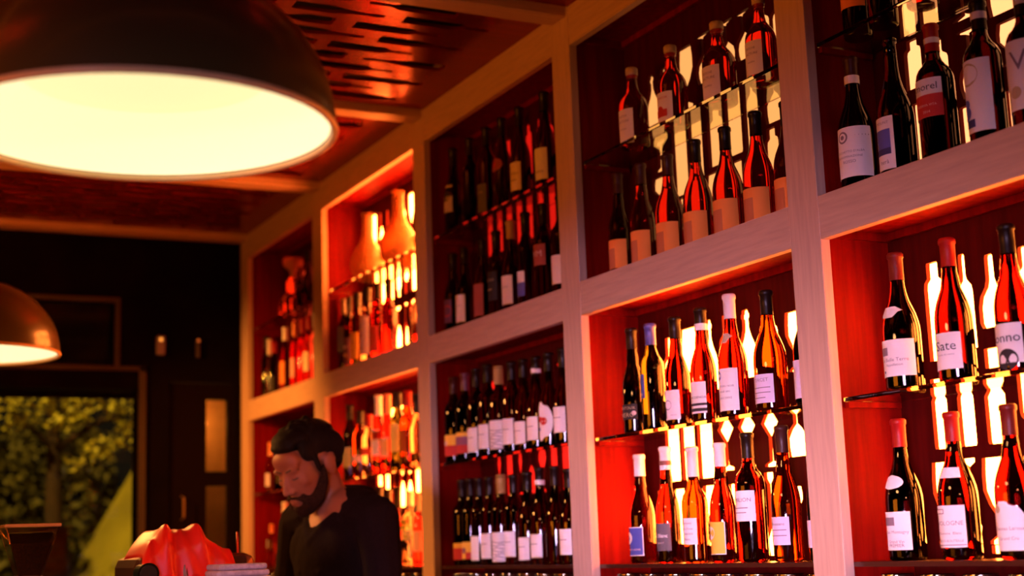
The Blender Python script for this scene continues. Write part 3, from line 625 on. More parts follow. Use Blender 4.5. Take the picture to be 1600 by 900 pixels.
  (7.0028, 0.2139, 0.028, 'bor', 'wine', 'black', None, [], 'dark bottle beside the man'),
]),
('leftmost bay, bottom ledge', 1.237, 0.1, [
  (7.243, 0.134, 0.021, 'rose', 'clear', 'white', None, [], 'tiny clear bottle'),
  (7.198, 0.2121, 0.021, 'bor', 'amber', 'orange', None, [], 'small amber bottle'),
  (6.98, 0.3145, 0.028, 'bor', 'clear', 'white', None, [], 'clear bottle beside the man'),
  (6.921, 0.2715, 0.028, 'bor', 'wine', 'red', None, [], 'dark bottle beside the man'),
]),
]

STR = sorted({d[1] for *_, ents in ROWS for e in ents for d in e[7] if d[0] == 't'})
TXT = {}
tmp = []
for s in STR:
    c = bpy.data.curves.new('t', 'FONT')
    c.body = s
    c.align_x = 'CENTER'
    c.align_y = 'CENTER'
    c.resolution_u = 2
    o = bpy.data.objects.new('t', c)
    COL.objects.link(o)
    tmp.append((s, o, c))
bpy.context.view_layer.update()
dg = bpy.context.evaluated_depsgraph_get()
for s, o, c in tmp:
    me = bpy.data.meshes.new_from_object(o.evaluated_get(dg))
    vs = [(v.co.x, v.co.y) for v in me.vertices]
    fs = [tuple(p.vertices) for p in me.polygons]
    xa, xb = min(p[0] for p in vs), max(p[0] for p in vs)
    ya, yb = min(p[1] for p in vs), max(p[1] for p in vs)
    w = xb - xa
    TXT[s] = ([((p[0] - (xa + xb) / 2) / w, (p[1] - (ya + yb) / 2) / w) for p in vs], fs)
    bpy.data.meshes.remove(me)
for s, o, c in tmp:
    bpy.data.objects.remove(o)
    bpy.data.curves.remove(c)

# ------------------------------------------------------------------ bottles
def profile(style, h, r):
    rn = min(.0148, r * .45)
    if style == 'bor':
        p = [(0, .004), (r * .6, .002), (r - .005, 0), (r - .001, .003), (r, .008), (r, .58 * h), (r * .985, .61 * h), (r * .93, .645 * h), (r * .80, .68 * h), (r * .62, .705 * h), (rn * 1.3, .735 * h), (rn * 1.05, .77 * h)]
        neck = .77
    elif style == 'rose':
        p = [(0, .004), (r * .6, .002), (r - .005, 0), (r - .001, .003), (r * .97, .01), (r * .96, .3 * h), (r, .48 * h), (r * .97, .53 * h), (r * .86, .58 * h), (r * .66, .62 * h), (rn * 1.35, .66 * h), (rn * 1.08, .71 * h)]
        neck = .71
    elif style == 'spirit':
        p = [(0, .004), (r * .6, .002), (r - .006, 0), (r - .001, .004), (r, .01), (r, .47 * h), (r * .985, .51 * h), (r * .93, .55 * h), (r * .80, .60 * h), (r * .60, .65 * h), (r * .45, .69 * h), (r * .38, .74 * h), (r * .33, .82 * h), (r * .32, .87 * h), (r * .38, .875 * h), (r * .38, .90 * h), (r * .3, .905 * h), (0, .905 * h)]
        return p, .86
    else:
        p = [(0, .004), (r * .6, .002), (r - .005, 0), (r - .001, .003), (r, .008), (r, .40 * h), (r * .985, .45 * h), (r * .93, .50 * h), (r * .83, .55 * h), (r * .69, .60 * h), (r * .54, .65 * h), (rn * 1.25, .71 * h), (rn * 1.08, .77 * h)]
        neck = .77
    p += [(rn, .86 * h), (rn * .96, .965 * h), (rn * 1.14, .968 * h), (rn * 1.14, .992 * h), (rn * .9, h), (0, h)]
    return p, neck

def rad_at(p, z):
    best = p[2][0]
    for (r0, z0), (r1, z1) in zip(p[2:], p[3:]):
        if z0 <= z <= z1 and z1 > z0:
            return r0 + (r1 - r0) * (z - z0) / (z1 - z0)
    return best

def wrap(p, z, a, off):
    R = rad_at(p, z) + off
    return (-R * cos(a), -R * sin(a), z)

def patch(p, z0, z1, ha, a0, off, shape='rect', nu=18, nv=2):
    bm = bmesh.new()
    if shape != 'rect':
        nv = 8
    g = []
    for j in range(nv + 1):
        t = j / nv
        w = 1.0
        if shape == 'oval':
            w = sqrt(max(.02, 1 - (2 * t - 1) ** 2))
        elif shape == 'scallop':
            w = .35 + .65 * t if t < .6 else 1 - .5 * (t - .6) / .4
        elif shape == 'arch':
            w = 1 if t < .6 else sqrt(max(.03, 1 - ((t - .6) / .4) ** 2))
        row = []
        for i in range(nu + 1):
            row.append(bm.verts.new(wrap(p, z0 + (z1 - z0) * t, a0 + ha * w * (2 * i / nu - 1), off)))
        g.append(row)
    for j in range(nv):
        for i in range(nu):
            bm.faces.new((g[j][i], g[j][i + 1], g[j + 1][i + 1], g[j + 1][i]))
    return bm

ORD = ['leftmost', 'second from left', 'third from left', 'fourth from left', 'fifth from left', 'sixth from left', 'seventh from left',
       'eighth from left', 'ninth from left', 'tenth from left']

def print_mesh(bm, p, z0, z1, ha, a0, d, off):
    H_ = z1 - z0
    rr = rad_at(p, (z0 + z1) / 2)
    def P(u, v):          # u in label half widths, v from the top
        return bm.verts.new(wrap(p, z1 - v * H_, a0 + u * ha, off))
    k = d[0]
    if k == 't':
        vs, fs = TXT[d[1]]
        uc = d[5] if len(d) > 5 else .22
        W = d[2] * .9 * rr * ha * 2 / 1.3
        W = min(W, 1.7 * rr)
        sc = W
        hgt = max(v[1] for v in vs) * 2 * W
        if hgt > H_ * .28:
            sc = W * H_ * .28 / hgt
        nv = [bm.verts.new(wrap(p, z1 - d[3] * H_ + y * sc, a0 + uc * ha + x * W / rr, off)) for x, y in vs]
        for f in fs:
            try:
                bm.faces.new([nv[i] for i in f])
            except ValueError:
                pass
    elif k == 'd':
        R = d[1] * H_ / 1.0
        c = P(d[2], d[3])
        n = 20
        ring = [bm.verts.new(wrap(p, z1 - d[3] * H_ + R * .5 * sin(2 * pi * i / n) * 1.0, a0 + d[2] * ha + R * .5 * cos(2 * pi * i / n) / rr, off)) for i in range(n)]
        for i in range(n):
            bm.faces.new((c, ring[i], ring[(i + 1) % n]))
    elif k == 'r':
        u0, u1, v0, v1 = d[1:5]
        n = 10
        a = [P(u0 + (u1 - u0) * i / n, v1) for i in range(n + 1)]
        b = [P(u0 + (u1 - u0) * i / n, v0) for i in range(n + 1)]
        for i in range(n):
            bm.faces.new((a[i], a[i + 1], b[i + 1], b[i]))
    elif k == 'w':         # wavy stripes
        for q in range(7):
            v = .3 + q * .1
            n = 12
            f = lambda t: .05 * abs(sin(t * 6 + q))
            a = [P(-.95 + 1.9 * i / n, v + f(i / n) + .028) for i in range(n + 1)]
            b = [P(-.95 + 1.9 * i / n, v + f(i / n)) for i in range(n + 1)]
            for i in range(n):
                bm.faces.new((a[i], a[i + 1], b[i + 1], b[i]))

def bottle(x0, z0, e, label, group):
    y, h, r, style, glass, cap, lab, deco, desc = e[:9]
    root = thing('spirit_bottle' if style == 'spirit' else 'wine_bottle', label, 'bottle', (x0, y, z0 + .0004), 0, group)
    p, neck = profile(style, h, r)
    obj('glass_body', lathe(p, 32), GLASS[glass], root, True)
    if style == 'spirit':
        bm = lathe([(0, .885 * h), (r * .27, .885 * h), (r * .27, .906 * h), (r * .40, .908 * h), (r * .42, .92 * h), (r * .42, .985 * h), (r * .36, h), (0, h)], 24)
        obj('cork_stopper', bm, CAPS['cork'], root, True)
    elif cap != 'none':
        rn = min(.0148, r * .45)
        c0 = neck + .03
        prof = [(rad_at(p, c0 * h) + .0008, c0 * h), (rad_at(p, .86 * h) + .0012, .86 * h), (rn * 1.1, .96 * h), (rn * 1.24, .966 * h), (rn * 1.24, .993 * h), (rn * 1.05, h + .0015), (0, h + .0015)]
        if cap == 'stripe':
            q = []
            for k in range(9):
                zz = c0 + (.99 - c0) * k / 8
                q += [(rn * 1.22, zz * h), (rn * 1.22, (zz + .016) * h), (rn * 1.08, (zz + .018) * h), (rn * 1.08, (zz + .024) * h)]
            prof = q + [(0, h + .0015)]
        obj('capsule', lathe(prof, 24), CAPS[cap], root, True)
    if len(e) > 9:
        k, a, b, pm = e[9]
        if k == 'ring':
            rr = max(rad_at(p, a * h), rad_at(p, b * h)) + .0024
            obj('neck_ring', lathe([(rr, a * h), (rr, b * h)], 24), PAPER[pm], root, True)
        else:
            obj('neck_label', patch(p, a * h, b * h, radians(62 if k != 'oval' else 50), 0, .0009, 'rect' if k == 'band' else k), PAPER[pm], root, True)
    if lab:
        z1, z2, hd, lm = lab[:4]
        rot = radians(lab[4])
        ha = radians(hd)
        shape = 'arch' if 'crest' in desc else ('oval' if ('leaf' in desc or 'round rust' in desc) else 'rect')
        lb = obj('label', patch(p, z1, z2, ha, rot, .0009, shape), PAPER[lm], root, True)
        layers = {}
        for n, d in enumerate(deco):
            if d[0] == 'w':
                mk, d = 'grey_ink', d
            elif d[0] == 't':
                mk = d[4]
            elif d[0] == 'd':
                mk = d[4]
            else:
                mk = d[5]
            if d[0] == 't' and len(d) > 5:
                d = (d[0], d[1], d[2], d[3], d[4], d[5])
            # overlapping prints need their own height
            layers.setdefault((mk, n if d[0] in 'dr' else 99), bmesh.new())
            print_mesh(layers[(mk, n if d[0] in 'dr' else 99)], p, z1, z2, ha, rot, d, .0013 + .0003 * (n if d[0] != 't' else 6))
        for (mk, n), bm in layers.items():
            obj('print' if n != 99 else 'lettering', bm, PAPER[mk], lb)
    return root

for place, zr, x0, ents in ROWS:
    for i, e in enumerate(ents):
        bottle(x0, zr, e, '%s, %s on %s' % (e[8], ORD[i], place), 'bottles on the ' + place)

# ------------------------------------------------------------------ decanters in the fourth and leftmost bays
def shell(outer, t):
    inner = [(max(r - t, .0005), z + (t if i == 0 else 0)) for i, (r, z) in enumerate(outer)]
    return [(0, outer[0][1])] + outer + inner[::-1] + [(0, inner[0][1])]
caraf = [(.05, 0), (.075, .006), (.105, .03), (.118, .065), (.112, .10), (.085, .14), (.055, .17), (.040, .20), (.034, .24), (.033, .285), (.043, .30)]
for n, (y, s, lb) in enumerate(((5.83, 1.0, 'round clear glass decanter with flared neck, left one on the fourth bay glass'),
                                (5.47, 1.06, 'round clear glass decanter beside the post, right one on the fourth bay glass'))):
    d = thing('glass_decanter', lb, 'decanter', (.115, y, Z_G2 + .0005), 0, 'glass decanters')
    obj('vessel', lathe(shell([(min(r * s, .0765) if False else r * s * .66, z * s) for r, z in caraf], .0035), 36), mat('amber_tinted_glass', (.95, .45, .18), .18, trans=.72, ior=1.3), d, True)
jug = thing('spirit_jug', 'large clear jug half full of red liquid beside the fourth bay post', 'jug', (.10, 5.16, Z_U + .0005))
jp = [(.05, 0), (.062, .004), (.066, .02), (.066, .12), (.062, .15), (.048, .185), (.028, .21), (.022, .23), (.024, .26)]
obj('vessel', lathe(shell(jp, .003), 32), clear_m, jug, True)
obj('red_liquid', lathe([(0, .006), (.058, .007), (.0615, .02), (.0615, .085), (0, .085)], 32), GLASS['rosebright'], jug, True)
obj('stopper', lathe([(0, .245), (.019, .245), (.021, .262), (.026, .266), (.026, .30), (0, .302)], 24), CAPS['black'], jug, True)
dec = thing('crystal_decanter', 'squat crystal decanter with wide mushroom stopper on the leftmost bay glass', 'decanter', (.10, 6.82, Z_G2 + .0005))
obj('vessel', lathe([(0, 0), (.07, 0), (.078, .01), (.078, .05), (.07, .075), (.05, .095), (.034, .11), (.034, .17), (.028, .19), (0, .19)], 10), mat('amber_crystal', (.75, .22, .06), .05, trans=1, ior=1.5), dec)
obj('stopper', lathe([(0, .19), (.014, .192), (.016, .225), (.045, .25), (.052, .27), (.048, .29), (0, .295)], 20), mat('frosted_amber', (.75, .28, .10), .4, trans=.6, ior=1.4), dec, True)

# garnish leaves in the fourth bay
leafm = mat('garnish_leaf', (.25, .28, .03), .5)
g = thing('mint_garnish', 'sprig of green mint leaves in a small glass among the fourth bay bottles', 'herbs', (.052, 5.335, Z_LEDGE + .0005))
obj('glass', lathe(shell([(.018, 0), (.02, .01), (.023, .10)], .002), 20), clear_m, g, True)
bm = bmesh.new()
rl = random.Random(3)
for k in range(26):
    c = Vector((rl.uniform(-.022, .022), rl.uniform(-.03, .03), rl.uniform(.10, .19)))
    ax = Euler((rl.uniform(-1, 1), rl.uniform(-1, 1), rl.uniform(0, 6))).to_matrix()
    q = [bm.verts.new(c + ax @ Vector(t)) for t in ((0, 0, 0), (.009, .009, .003), (0, .026, 0), (-.009, .009, .003))]
    bm.faces.new(q)
obj('leaves', bm, leafm, g)
bm = bmesh.new()
for k in range(5):
    tube(bm, [(rl.uniform(-.01, .01), rl.uniform(-.01, .01), .008), (rl.uniform(-.015, .015), rl.uniform(-.02, .02), .15)], .0013, 5)
obj('stems', bm, leafm, g)

# ------------------------------------------------------------------ upturned tumblers under the ledge
tum = [(0, .104), (.030, .104), (.034, .102), (.0355, .098), (.038, .0), (.0355, 0), (.033, .088), (0, .090)]
tb = thing('tumbler', 'upturned glass tumbler', 'glass', (.075, 7, 1.1055), 0, 'upturned tumblers below the bottle ledge')
obj('vessel', lathe(tum, 28), clear_m, tb, True)
obj('chrome_rim', lathe([(.0352, .1035), (.0362, .1035), (.0362, .098), (.0352, .098), (.0352, .1035)], 28), chrome, tb, True)
first = True
PL = ['leftmost bay', 'fourth bay', 'dark middle bay', 'second bay from right', 'rightmost bay']
TN = ['leftmost', 'second from left', 'third from left', 'fourth from left', 'fifth from left', 'sixth from left', 'seventh from left', 'eighth from left', 'ninth from left']
for i in range(5):
    y1, y0 = POSTS[i][1], POSTS[i + 1][0]
    n = 8
    for k in range(n):
        if i == 0 and k > 3:
            continue
        y = y1 - .085 - k * (y1 - y0 - .15) / (n - 1)
        if first:
            t = tb
            first = False
        else:
            t = tb.copy()
            COL.objects.link(t)
            for ch in tb.children:
                c = ch.copy()
                COL.objects.link(c)
                c.parent = t
        t.location = (.075, y, 1.1055)
        t['label'] = 'upturned glass tumbler, %s under the ledge of the %s' % (TN[k], PL[i])

# ------------------------------------------------------------------ pendant lamps
shade_m = mat('dark_olive_enamel', (.07, .045, .012), .28, coat=.3)
liner_m = mat('lit_opal_liner', (.9, .75, .5), .6, emit=(1, .88, .50), estr=1.03)
disc_m = mat('lit_diffuser', (.9, .75, .5), .6, emit=(1, .85, .43), estr=1.0)
rim_m = mat('cream_enamel_rim', (.85, .55, .25), .35)
def pendant(x, y, z, label, watts, warm):
    t = thing('pendant_lamp', label, 'lamp', (x, y, z), 0, 'dome pendant lamps over the bar')
    H_, Rr = .265, .31
    out = [(Rr * sqrt(max(0, 1 - (k / 14 * .97) ** 2.1)), H_ * (k / 14)) for k in range(15)]
    out[0] = (Rr, .0)
    inn = [(max(r - .006, 0), h_ - .004) for r, h_ in out]
    inn[0] = (Rr - .006, .0)
    bm = lathe(out + [(.0, H_)], 56)
    lathe([(Rr, 0)] + inn + [(0, H_ - .004)], 56, bm)
    obj('shade', bm, shade_m, t, True)
    bm = lathe([(Rr - .010, .006), (Rr - .03, .045), (Rr - .075, .078), (.2, .092)], 56)
    obj('liner', bm, liner_m, t, True)
    obj('diffuser', lathe([(.2, .092), (.19, .098), (0, .100)], 56), disc_m, t, True)
    bm = bmesh.new()
    n, kk = 56, 8
    ring = []
    for a in range(n):
        A = 2 * pi * a / n
        ring.append([bm.verts.new(((Rr - .003 + .006 * cos(2 * pi * b / kk)) * cos(A), (Rr - .003 + .006 * cos(2 * pi * b / kk)) * sin(A), .001 + .006 * sin(2 * pi * b / kk))) for b in range(kk)])
    for a in range(n):
        for b in range(kk):
            bm.faces.new((ring[a][b], ring[(a + 1) % n][b], ring[(a + 1) % n][(b + 1) % kk], ring[a][(b + 1) % kk]))
    obj('rim', bm, rim_m, t, True)
    obj('socket', lathe([(.07, H_ - .02), (.06, H_ + .01), (.03, H_ + .03), (.025, H_ + .08), (0, H_ + .085)], 28), shade_m, t, True)
    obj('cord', tube(bmesh.new(), [(0, 0, H_ + .08), (0, 0, Z_C + .02 - z)], .004), shade_m, t, True)
    l = light('pendant_bulb', 'AREA', (x, y, z - .004), watts, warm, (x, y, 0), shape='DISK', size=.5)
    return t
pendant(-1.648, 2.276, 1.98, 'large dark dome pendant lamp glowing at upper left, nearest', 31, (1, .40, .13))
pendant(-1.555, 5.468, 2.045, 'distant dome pendant lamp before the far window at left edge', 60, (1, .36, .07))
light('next_pendant_bulb', 'AREA', (-1.7, -.6, 1.98), 30, (1, .40, .18), (-1.7, -.6, 0), shape='DISK', size=.5)

# ------------------------------------------------------------------ bar counter with machine, grinder, cloths
bar = thing('bar_counter', 'dark bar counter below the pendant lamps at lower left', 'counter', (-1.6, 3.2, 0))
obj('worktop', bx(-.42, .655, -3.6, 2.3, .965, 1.0, bev=.004), mat('dark_stone_top', (.03, .015, .01), .3), bar)
obj('front_panel', bx(-.36, .60, -3.5, 2.2, 0, .965), mahog, bar)

black_m = mat('black_plastic', (.012, .006, .005), .35)
gr = thing('coffee_grinder', 'coffee grinder with clear hopper of dark beans at lower left corner', 'grinder', (-1.545, 4.07, 1.0))
def frustum(bm, x0, x1, z0, z1):
    lo = [bm.verts.new((sx * x0, sy * x0, z0)) for sx, sy in ((-1, -1), (1, -1), (1, 1), (-1, 1))]
    hi = [bm.verts.new((sx * x1, sy * x1, z1)) for sx, sy in ((-1, -1), (1, -1), (1, 1), (-1, 1))]
    for k in range(4):
        bm.faces.new((lo[k], lo[(k + 1) % 4], hi[(k + 1) % 4], hi[k]))
    return lo, hi
smoke_m = mat('clear_hopper_plastic', (.85, .62, .38), .04, trans=1, ior=1.2)
bm = bmesh.new()
lo, hi = frustum(bm, .030, .068, .265, .392)
lo2, hi2 = frustum(bm, .027, .065, .265, .392)
for k in range(4):
    bm.faces.new((hi[k], hi[(k + 1) % 4], hi2[(k + 1) % 4], hi2[k]))
    bm.faces.new((lo[k], lo[(k + 1) % 4], lo2[(k + 1) % 4], lo2[k]))
obj('hopper', bm, smoke_m, gr)
bm = bmesh.new()
lo, hi = frustum(bm, .0262, .0515, .266, .352)
bm.faces.new(lo); bm.faces.new(hi)
obj('coffee_beans', bm, mat('roasted_beans', (.035, .008, .004), .5, noise=(160, (1, 1, 1), .8, 1)), gr)
obj('lid', bx(-.072, .072, -.072, .072, .393, .402, bev=.003), mat('tinted_lid', (.5, .25, .12), .15, coat=.5), gr)
bm = bx(-.05, .06, -.08, .10, .03, .25, bev=.02)
box(bm, -.055, .055, -.12, .10, 0, .03, bev=.006)
obj('body', bm, black_m, gr)
obj('collar', lathe([(.045, .248), (.045, .262), (.034, .268), (0, .268)], 24), mat('copper_collar', (.55, .18, .05), .3, 1), gr, True)

em = thing('espresso_machine', 'dark espresso machine with round chrome gauge at the bottom left of centre', 'coffee machine', (-1.115, 4.02, 1.0))
bm = bx(-.18, .15, -.10, .20, .07, .308, bev=.03)
box(bm, -.18, .15, -.20, .20, 0, .05, bev=.01)
obj('body', bm, mat('dark_metal', (.10, .035, .02), .3, .7), em)
def disc_y(r, y0, y1, x, z, seg=24):
    bm = bmesh.new()
    a = [bm.verts.new((x + r * cos(2 * pi * k / seg), y0, z + r * sin(2 * pi * k / seg))) for k in range(seg)]
    b = [bm.verts.new((x + r * cos(2 * pi * k / seg), y1, z + r * sin(2 * pi * k / seg))) for k in range(seg)]
    for k in range(seg):
        bm.faces.new((a[k], a[(k + 1) % seg], b[(k + 1) % seg], b[k]))
    bm.faces.new(a[::-1]); bm.faces.new(b)
    return bm
obj('group_head', disc_y(.028, -.15, -.09, -.158, .262), chrome, em)
obj('group_head_inside', disc_y(.022, -.152, -.149, -.158, .262), void, em)
gg = obj('gauge', disc_y(.040, -.142, -.09, -.026, .265), chrome, em)
obj('dial_face', disc_y(.031, -.144, -.1415, -.026, .265), mat('dark_dial', (.09, .02, .01), .2), gg)
# red cloth in soft folds over the machine
bm = bmesh.new()
NU, NV = 60, 34
grid = []
for i in range(NU + 1):
    u = i / NU
    row = []
    for j in range(NV + 1):
        v = j / NV
        x = -.170 + .245 * u
        s = v * .34
        rise = min(1, max(0, u / .26))
        fall = min(1, max(0, (u - .58) / .42))
        top = .322 + .080 * sin(rise * pi / 2) - .070 * fall ** 1.2 - .012 * math.exp(-((u - .40) / .05) ** 2) + .012 * math.exp(-((u - .72) / .08) ** 2)
        fold = (.010 * sin(u * 19 + 3.0 * v) + .006 * sin(u * 33 - 4 * v + 1)) * (.35 + .65 * min(1, s / .16))
        if s < .18:
            y = .10 - s; z = top + fold * .8
        else:
            w = s - .18
            y = -.08 - .065 * min(1, w / .07) ** .6 - fold * .6
            z = top + fold * .8 - max(0, w - .015) * .95
        row.append(bm.verts.new((x + .012 * sin(v * 5 + u * 3), y, z)))
    grid.append(row)
for i in range(NU):
    for j in range(NV):
        bm.faces.new((grid[i][j], grid[i + 1][j], grid[i + 1][j + 1], grid[i][j + 1]))
rc = obj('red_cloth', bm, mat('red_satin', (.55, .012, .006), .42, spec=.25), None, True, (-1.115, 4.02, .978))
md = rc.modifiers.new('thick', 'SOLIDIFY'); md.thickness = .003; md.offset = 1
tag(rc, 'crumpled shiny red cloth draped over the espresso machine', 'cloth')
# grey folded towel
bm = bmesh.new()
for k in range(3):
    box(bm, -.075 + .004 * k, .075 - .006 * k, -.06, .06, .016 * k, .016 * k + .0155, bev=.006)
tw = obj('folded_towel', bm, mat('grey_towel', (.30, .22, .28), .9, noise=(90, (1, 1, 1), .2, .4)), None, True, (-1.075, 3.735, 1.2325))
tag(tw, 'grey folded bar towel to the right of the red cloth', 'towel')
cs = thing('cup_stand', 'small dark cup stand below the grey towel beside the man', 'stand', (-1.075, 3.735, 1.0))
bm = bx(-.08, .08, -.065, .065, .22, .2315, bev=.003)
obj('top_board', bm, black_m, cs)
for sx in (-.07, .07):
    for sy in (-.055, .055):
        obj('leg', tube(bmesh.new(), [(sx, sy, 0), (sx, sy, .222)], .006), black_m, cs)
st = thing('bar_bottle', 'small dark bottle with a thin red straw near the foot of the leftmost post', 'bottle', (-.915, 4.28, 1.0))
obj('bottle_body', lathe([(0, 0), (.03, 0), (.032, .01), (.032, .2), (.012, .25), (.012, .285), (0, .285)], 20), CAPS['black'], st, True)
obj('straw', tube(bmesh.new(), [(0, 0, .28), (-.004, 0, .37)], .003), mat('red_plastic', (.6, .03, .02), .4), st, True)

# ------------------------------------------------------------------ the man behind the bar
skin = mat('skin', (.26, .075, .032), .55)
hairm = mat('black_hair', (.006, .0028, .0018), .7, spec=.15, noise=(180, (1, 1, .3), .4, .6))
shirtm = mat('black_knit', (.008, .003, .003), .9, spec=.08, noise=(120, (1, 1, 1), .3, .3))
trouserm = mat('black_trousers', (.012, .01, .01), .85, spec=.1)
MAN = thing('person', 'bearded man in a black V-neck top looking down behind the bar', 'person', (-.54, 4.43, 0), radians(106))
MAN.scale = (1.035, 1.035, 1.035)
HC = Vector((0, .118, 1.522))
HR = Euler((radians(-27), 0, radians(6)))
HM = HR.to_matrix()
def hp(x, y, z):
    return tuple(HM @ Vector((x, y, z)) + HC)
def hball(bm, c, rad, rx=0, sub=3):
    ball(bm, hp(*c), rad, Matrix.to_euler(HM @ Euler((rx, 0, 0)).to_matrix()), sub)
bm = bmesh.new()
# head
hball(bm, (0, -.018, .035), (.076, .098, .083))
hball(bm, (0, .035, -.02), (.062, .066, .082))
hball(bm, (0, .032, -.075), (.053, .060, .048))
hball(bm, (0, .078, -.106), (.024, .020, .018))
hball(bm, (0, .072, .045), (.056, .028, .034))
for s in (-1, 1):
    hball(bm, (s * .029, .086, .020), (.026, .014, .009))
    hball(bm, (s * .044, .066, -.022), (.020, .022, .018))
    hball(bm, (s * .031, .079, -.002), (.015, .013, .011))
    hball(bm, (s * .0125, .103, -.044), (.009, .011, .008))
    hball(bm, (s * .083, -.014, -.010), (.010, .022, .034))
    hball(bm, (s * .089, -.024, .008), (.007, .015, .020))
limb(bm, [(hp(0, .092, .012), .008), (hp(0, .106, -.018), .0085), (hp(0, .117, -.040), .0100)])
hball(bm, (0, .096, -.073), (.024, .012, .0065))
hball(bm, (0, .094, -.086), (.020, .012, .007))
# neck and trunk
limb(bm, [(hp(0, -.03, -.05), .058), ((0, .040, 1.425), .058), ((0, .02, 1.38), .070)])
limb(bm, [((-.15, .015, 1.375), .055), ((0, .02, 1.40), .062), ((.15, .015, 1.375), .055)])
ball(bm, (0, .01, 1.25), (.165, .105, .17))
ball(bm, (-.065, .045, 1.26), (.075, .045, .07))
ball(bm, (.065, .045, 1.26), (.075, .045, .07))
ball(bm, (0, 0, 1.07), (.145, .10, .16))
ball(bm, (0, -.005, .93), (.160, .112, .12))
for s in (-1, 1):
    # legs
    limb(bm, [((s * .085, -.005, .90), .092), ((s * .095, .01, .50), .058), ((s * .10, -.01, .10), .040), ((s * .10, -.02, .07), .042)])
    ball(bm, (s * .096, -.025, .36), (.050, .055, .11))
    limb(bm, [((s * .10, -.045, .035), .034), ((s * .11, .10, .028), .030), ((s * .115, .17, .022), .022)])
    # arms
    sh, el, wr = (s * .195, .01, 1.355), (s * .250, .03, 1.075), (s * .12, .225, 1.055)
    limb(bm, [((s * .12, .01, 1.37), .06), (sh, .058), ((s * .225, .015, 1.22), .047), (el, .038), (tuple(Vector(el).lerp(Vector(wr), .3)), .040), (wr, .025)])
    # hand: palm, four fingers, thumb
    w = Vector(wr)
    f = (w - Vector(el)).normalized()
    side = Vector((-s * .8, -.55, 0)).normalized()
    side = (side - side.dot(f) * f).normalized()
    dn = Vector((0, 0, -1))
    for q in range(4):
        b0 = w + f * .02 + side * (q - 1.5) * .012
        k0 = w + f * .088 + side * (q - 1.5) * .0235
        L1 = (.040, .046, .043, .034)[q]
        k1 = k0 + (f * .85 + dn * .52) * L1
        k2 = k1 + (f * .35 + dn * .93) * L1 * .7
        k3 = k2 + (f * -.1 + dn * 1.0) * L1 * .5
        limb(bm, [(b0, .015), (k0, .0115), (k1, .0088), (k2, .0078), (k3, .0065)])
    t0 = w + f * .03 + side * .025 * s
    sd = side
    limb(bm, [(w + f * .03 + sd * -.018, .015), (w + f * .055 + sd * -.050, .0125), (w + f * .085 + sd * -.062 + dn * .012, .0100), (w + f * .108 + sd * -.060 + dn * .02, .0080)])
body = fuse('body', bm, .0052, skin, MAN, 3)
# hair
bm = bmesh.new()
hball(bm, (0, -.030, .056), (.083, .098, .076))
hball(bm, (0, .026, .098), (.066, .058, .034))
hball(bm, (0, .066, .088), (.050, .024, .020))
for s in (-1, 1):
    hball(bm, (s * .068, -.062, .028), (.016, .046, .052))
    hball(bm, (s * .060, .026, .056), (.017, .034, .034))
    hball(bm, (s * .073, .022, .014), (.007, .010, .034))
hball(bm, (0, -.092, .0), (.058, .030, .062))
rh = random.Random(7)
for k in range(46):
    a, b = rh.uniform(0, 2 * pi), rh.uniform(.15, 1.0)
    hball(bm, (.078 * cos(a) * b, -.012 + .098 * sin(a) * b, .066 + .062 * sqrt(max(0, 1 - b * b)) + rh.uniform(-.004, .006)), (.016, .018, .012), rh.uniform(-1, 1), 1)
fuse('hair', bm, .0046, hairm, MAN, 2)
# beard, moustache, eyebrows
bm = bmesh.new()
for s in (-1, 1):
    limb(bm, [(hp(s * .073, .006, -.010), .009), (hp(s * .064, .016, -.055), .014), (hp(s * .048, .042, -.092), .018), (hp(s * .022, .070, -.112), .020), (hp(0, .080, -.116), .021)])
    limb(bm, [(hp(s * .036, .076, -.078), .011), (hp(s * .030, .082, -.100), .014)])
    hball(bm, (0, .084, -.104), (.026, .020, .017))
    limb(bm, [(hp(s * .030, .083, -.066), .009), (hp(s * .030, .080, -.100), .014)])
    limb(bm, [(hp(s * .066, .018, -.045), .014), (hp(s * .048, .05, -.078), .013), (hp(s * .03, .076, -.09), .014)])
    limb(bm, [(hp(0, .107, -.0615), .0055), (hp(s * .022, .099, -.066), .0065), (hp(s * .034, .083, -.082), .008)])
fuse('beard', bm, .0046, mat('dark_stubble', (.022, .008, .004), .8, spec=.1, noise=(220, (1, 1, 1), .5, .6)), MAN, 2)
bm = bmesh.new()
for s in (-1, 1):
    limb(bm, [(hp(s * .012, .0965, .019), .0035), (hp(s * .032, .095, .024), .0042), (hp(s * .052, .080, .019), .003)])
fuse('eyebrows', bm, .003, mat('brow_hair', (.06, .022, .012), .7), MAN, 1)
bm = bmesh.new()
for s in (-1, 1):
    limb(bm, [(hp(s * .020, .0915, -.005), .0026), (hp(s * .031, .0935, -.0075), .0026), (hp(s * .043, .0875, -.005), .0026)])
fuse('eyelashes', bm, .0018, MATS['brow_hair'], MAN, 1)
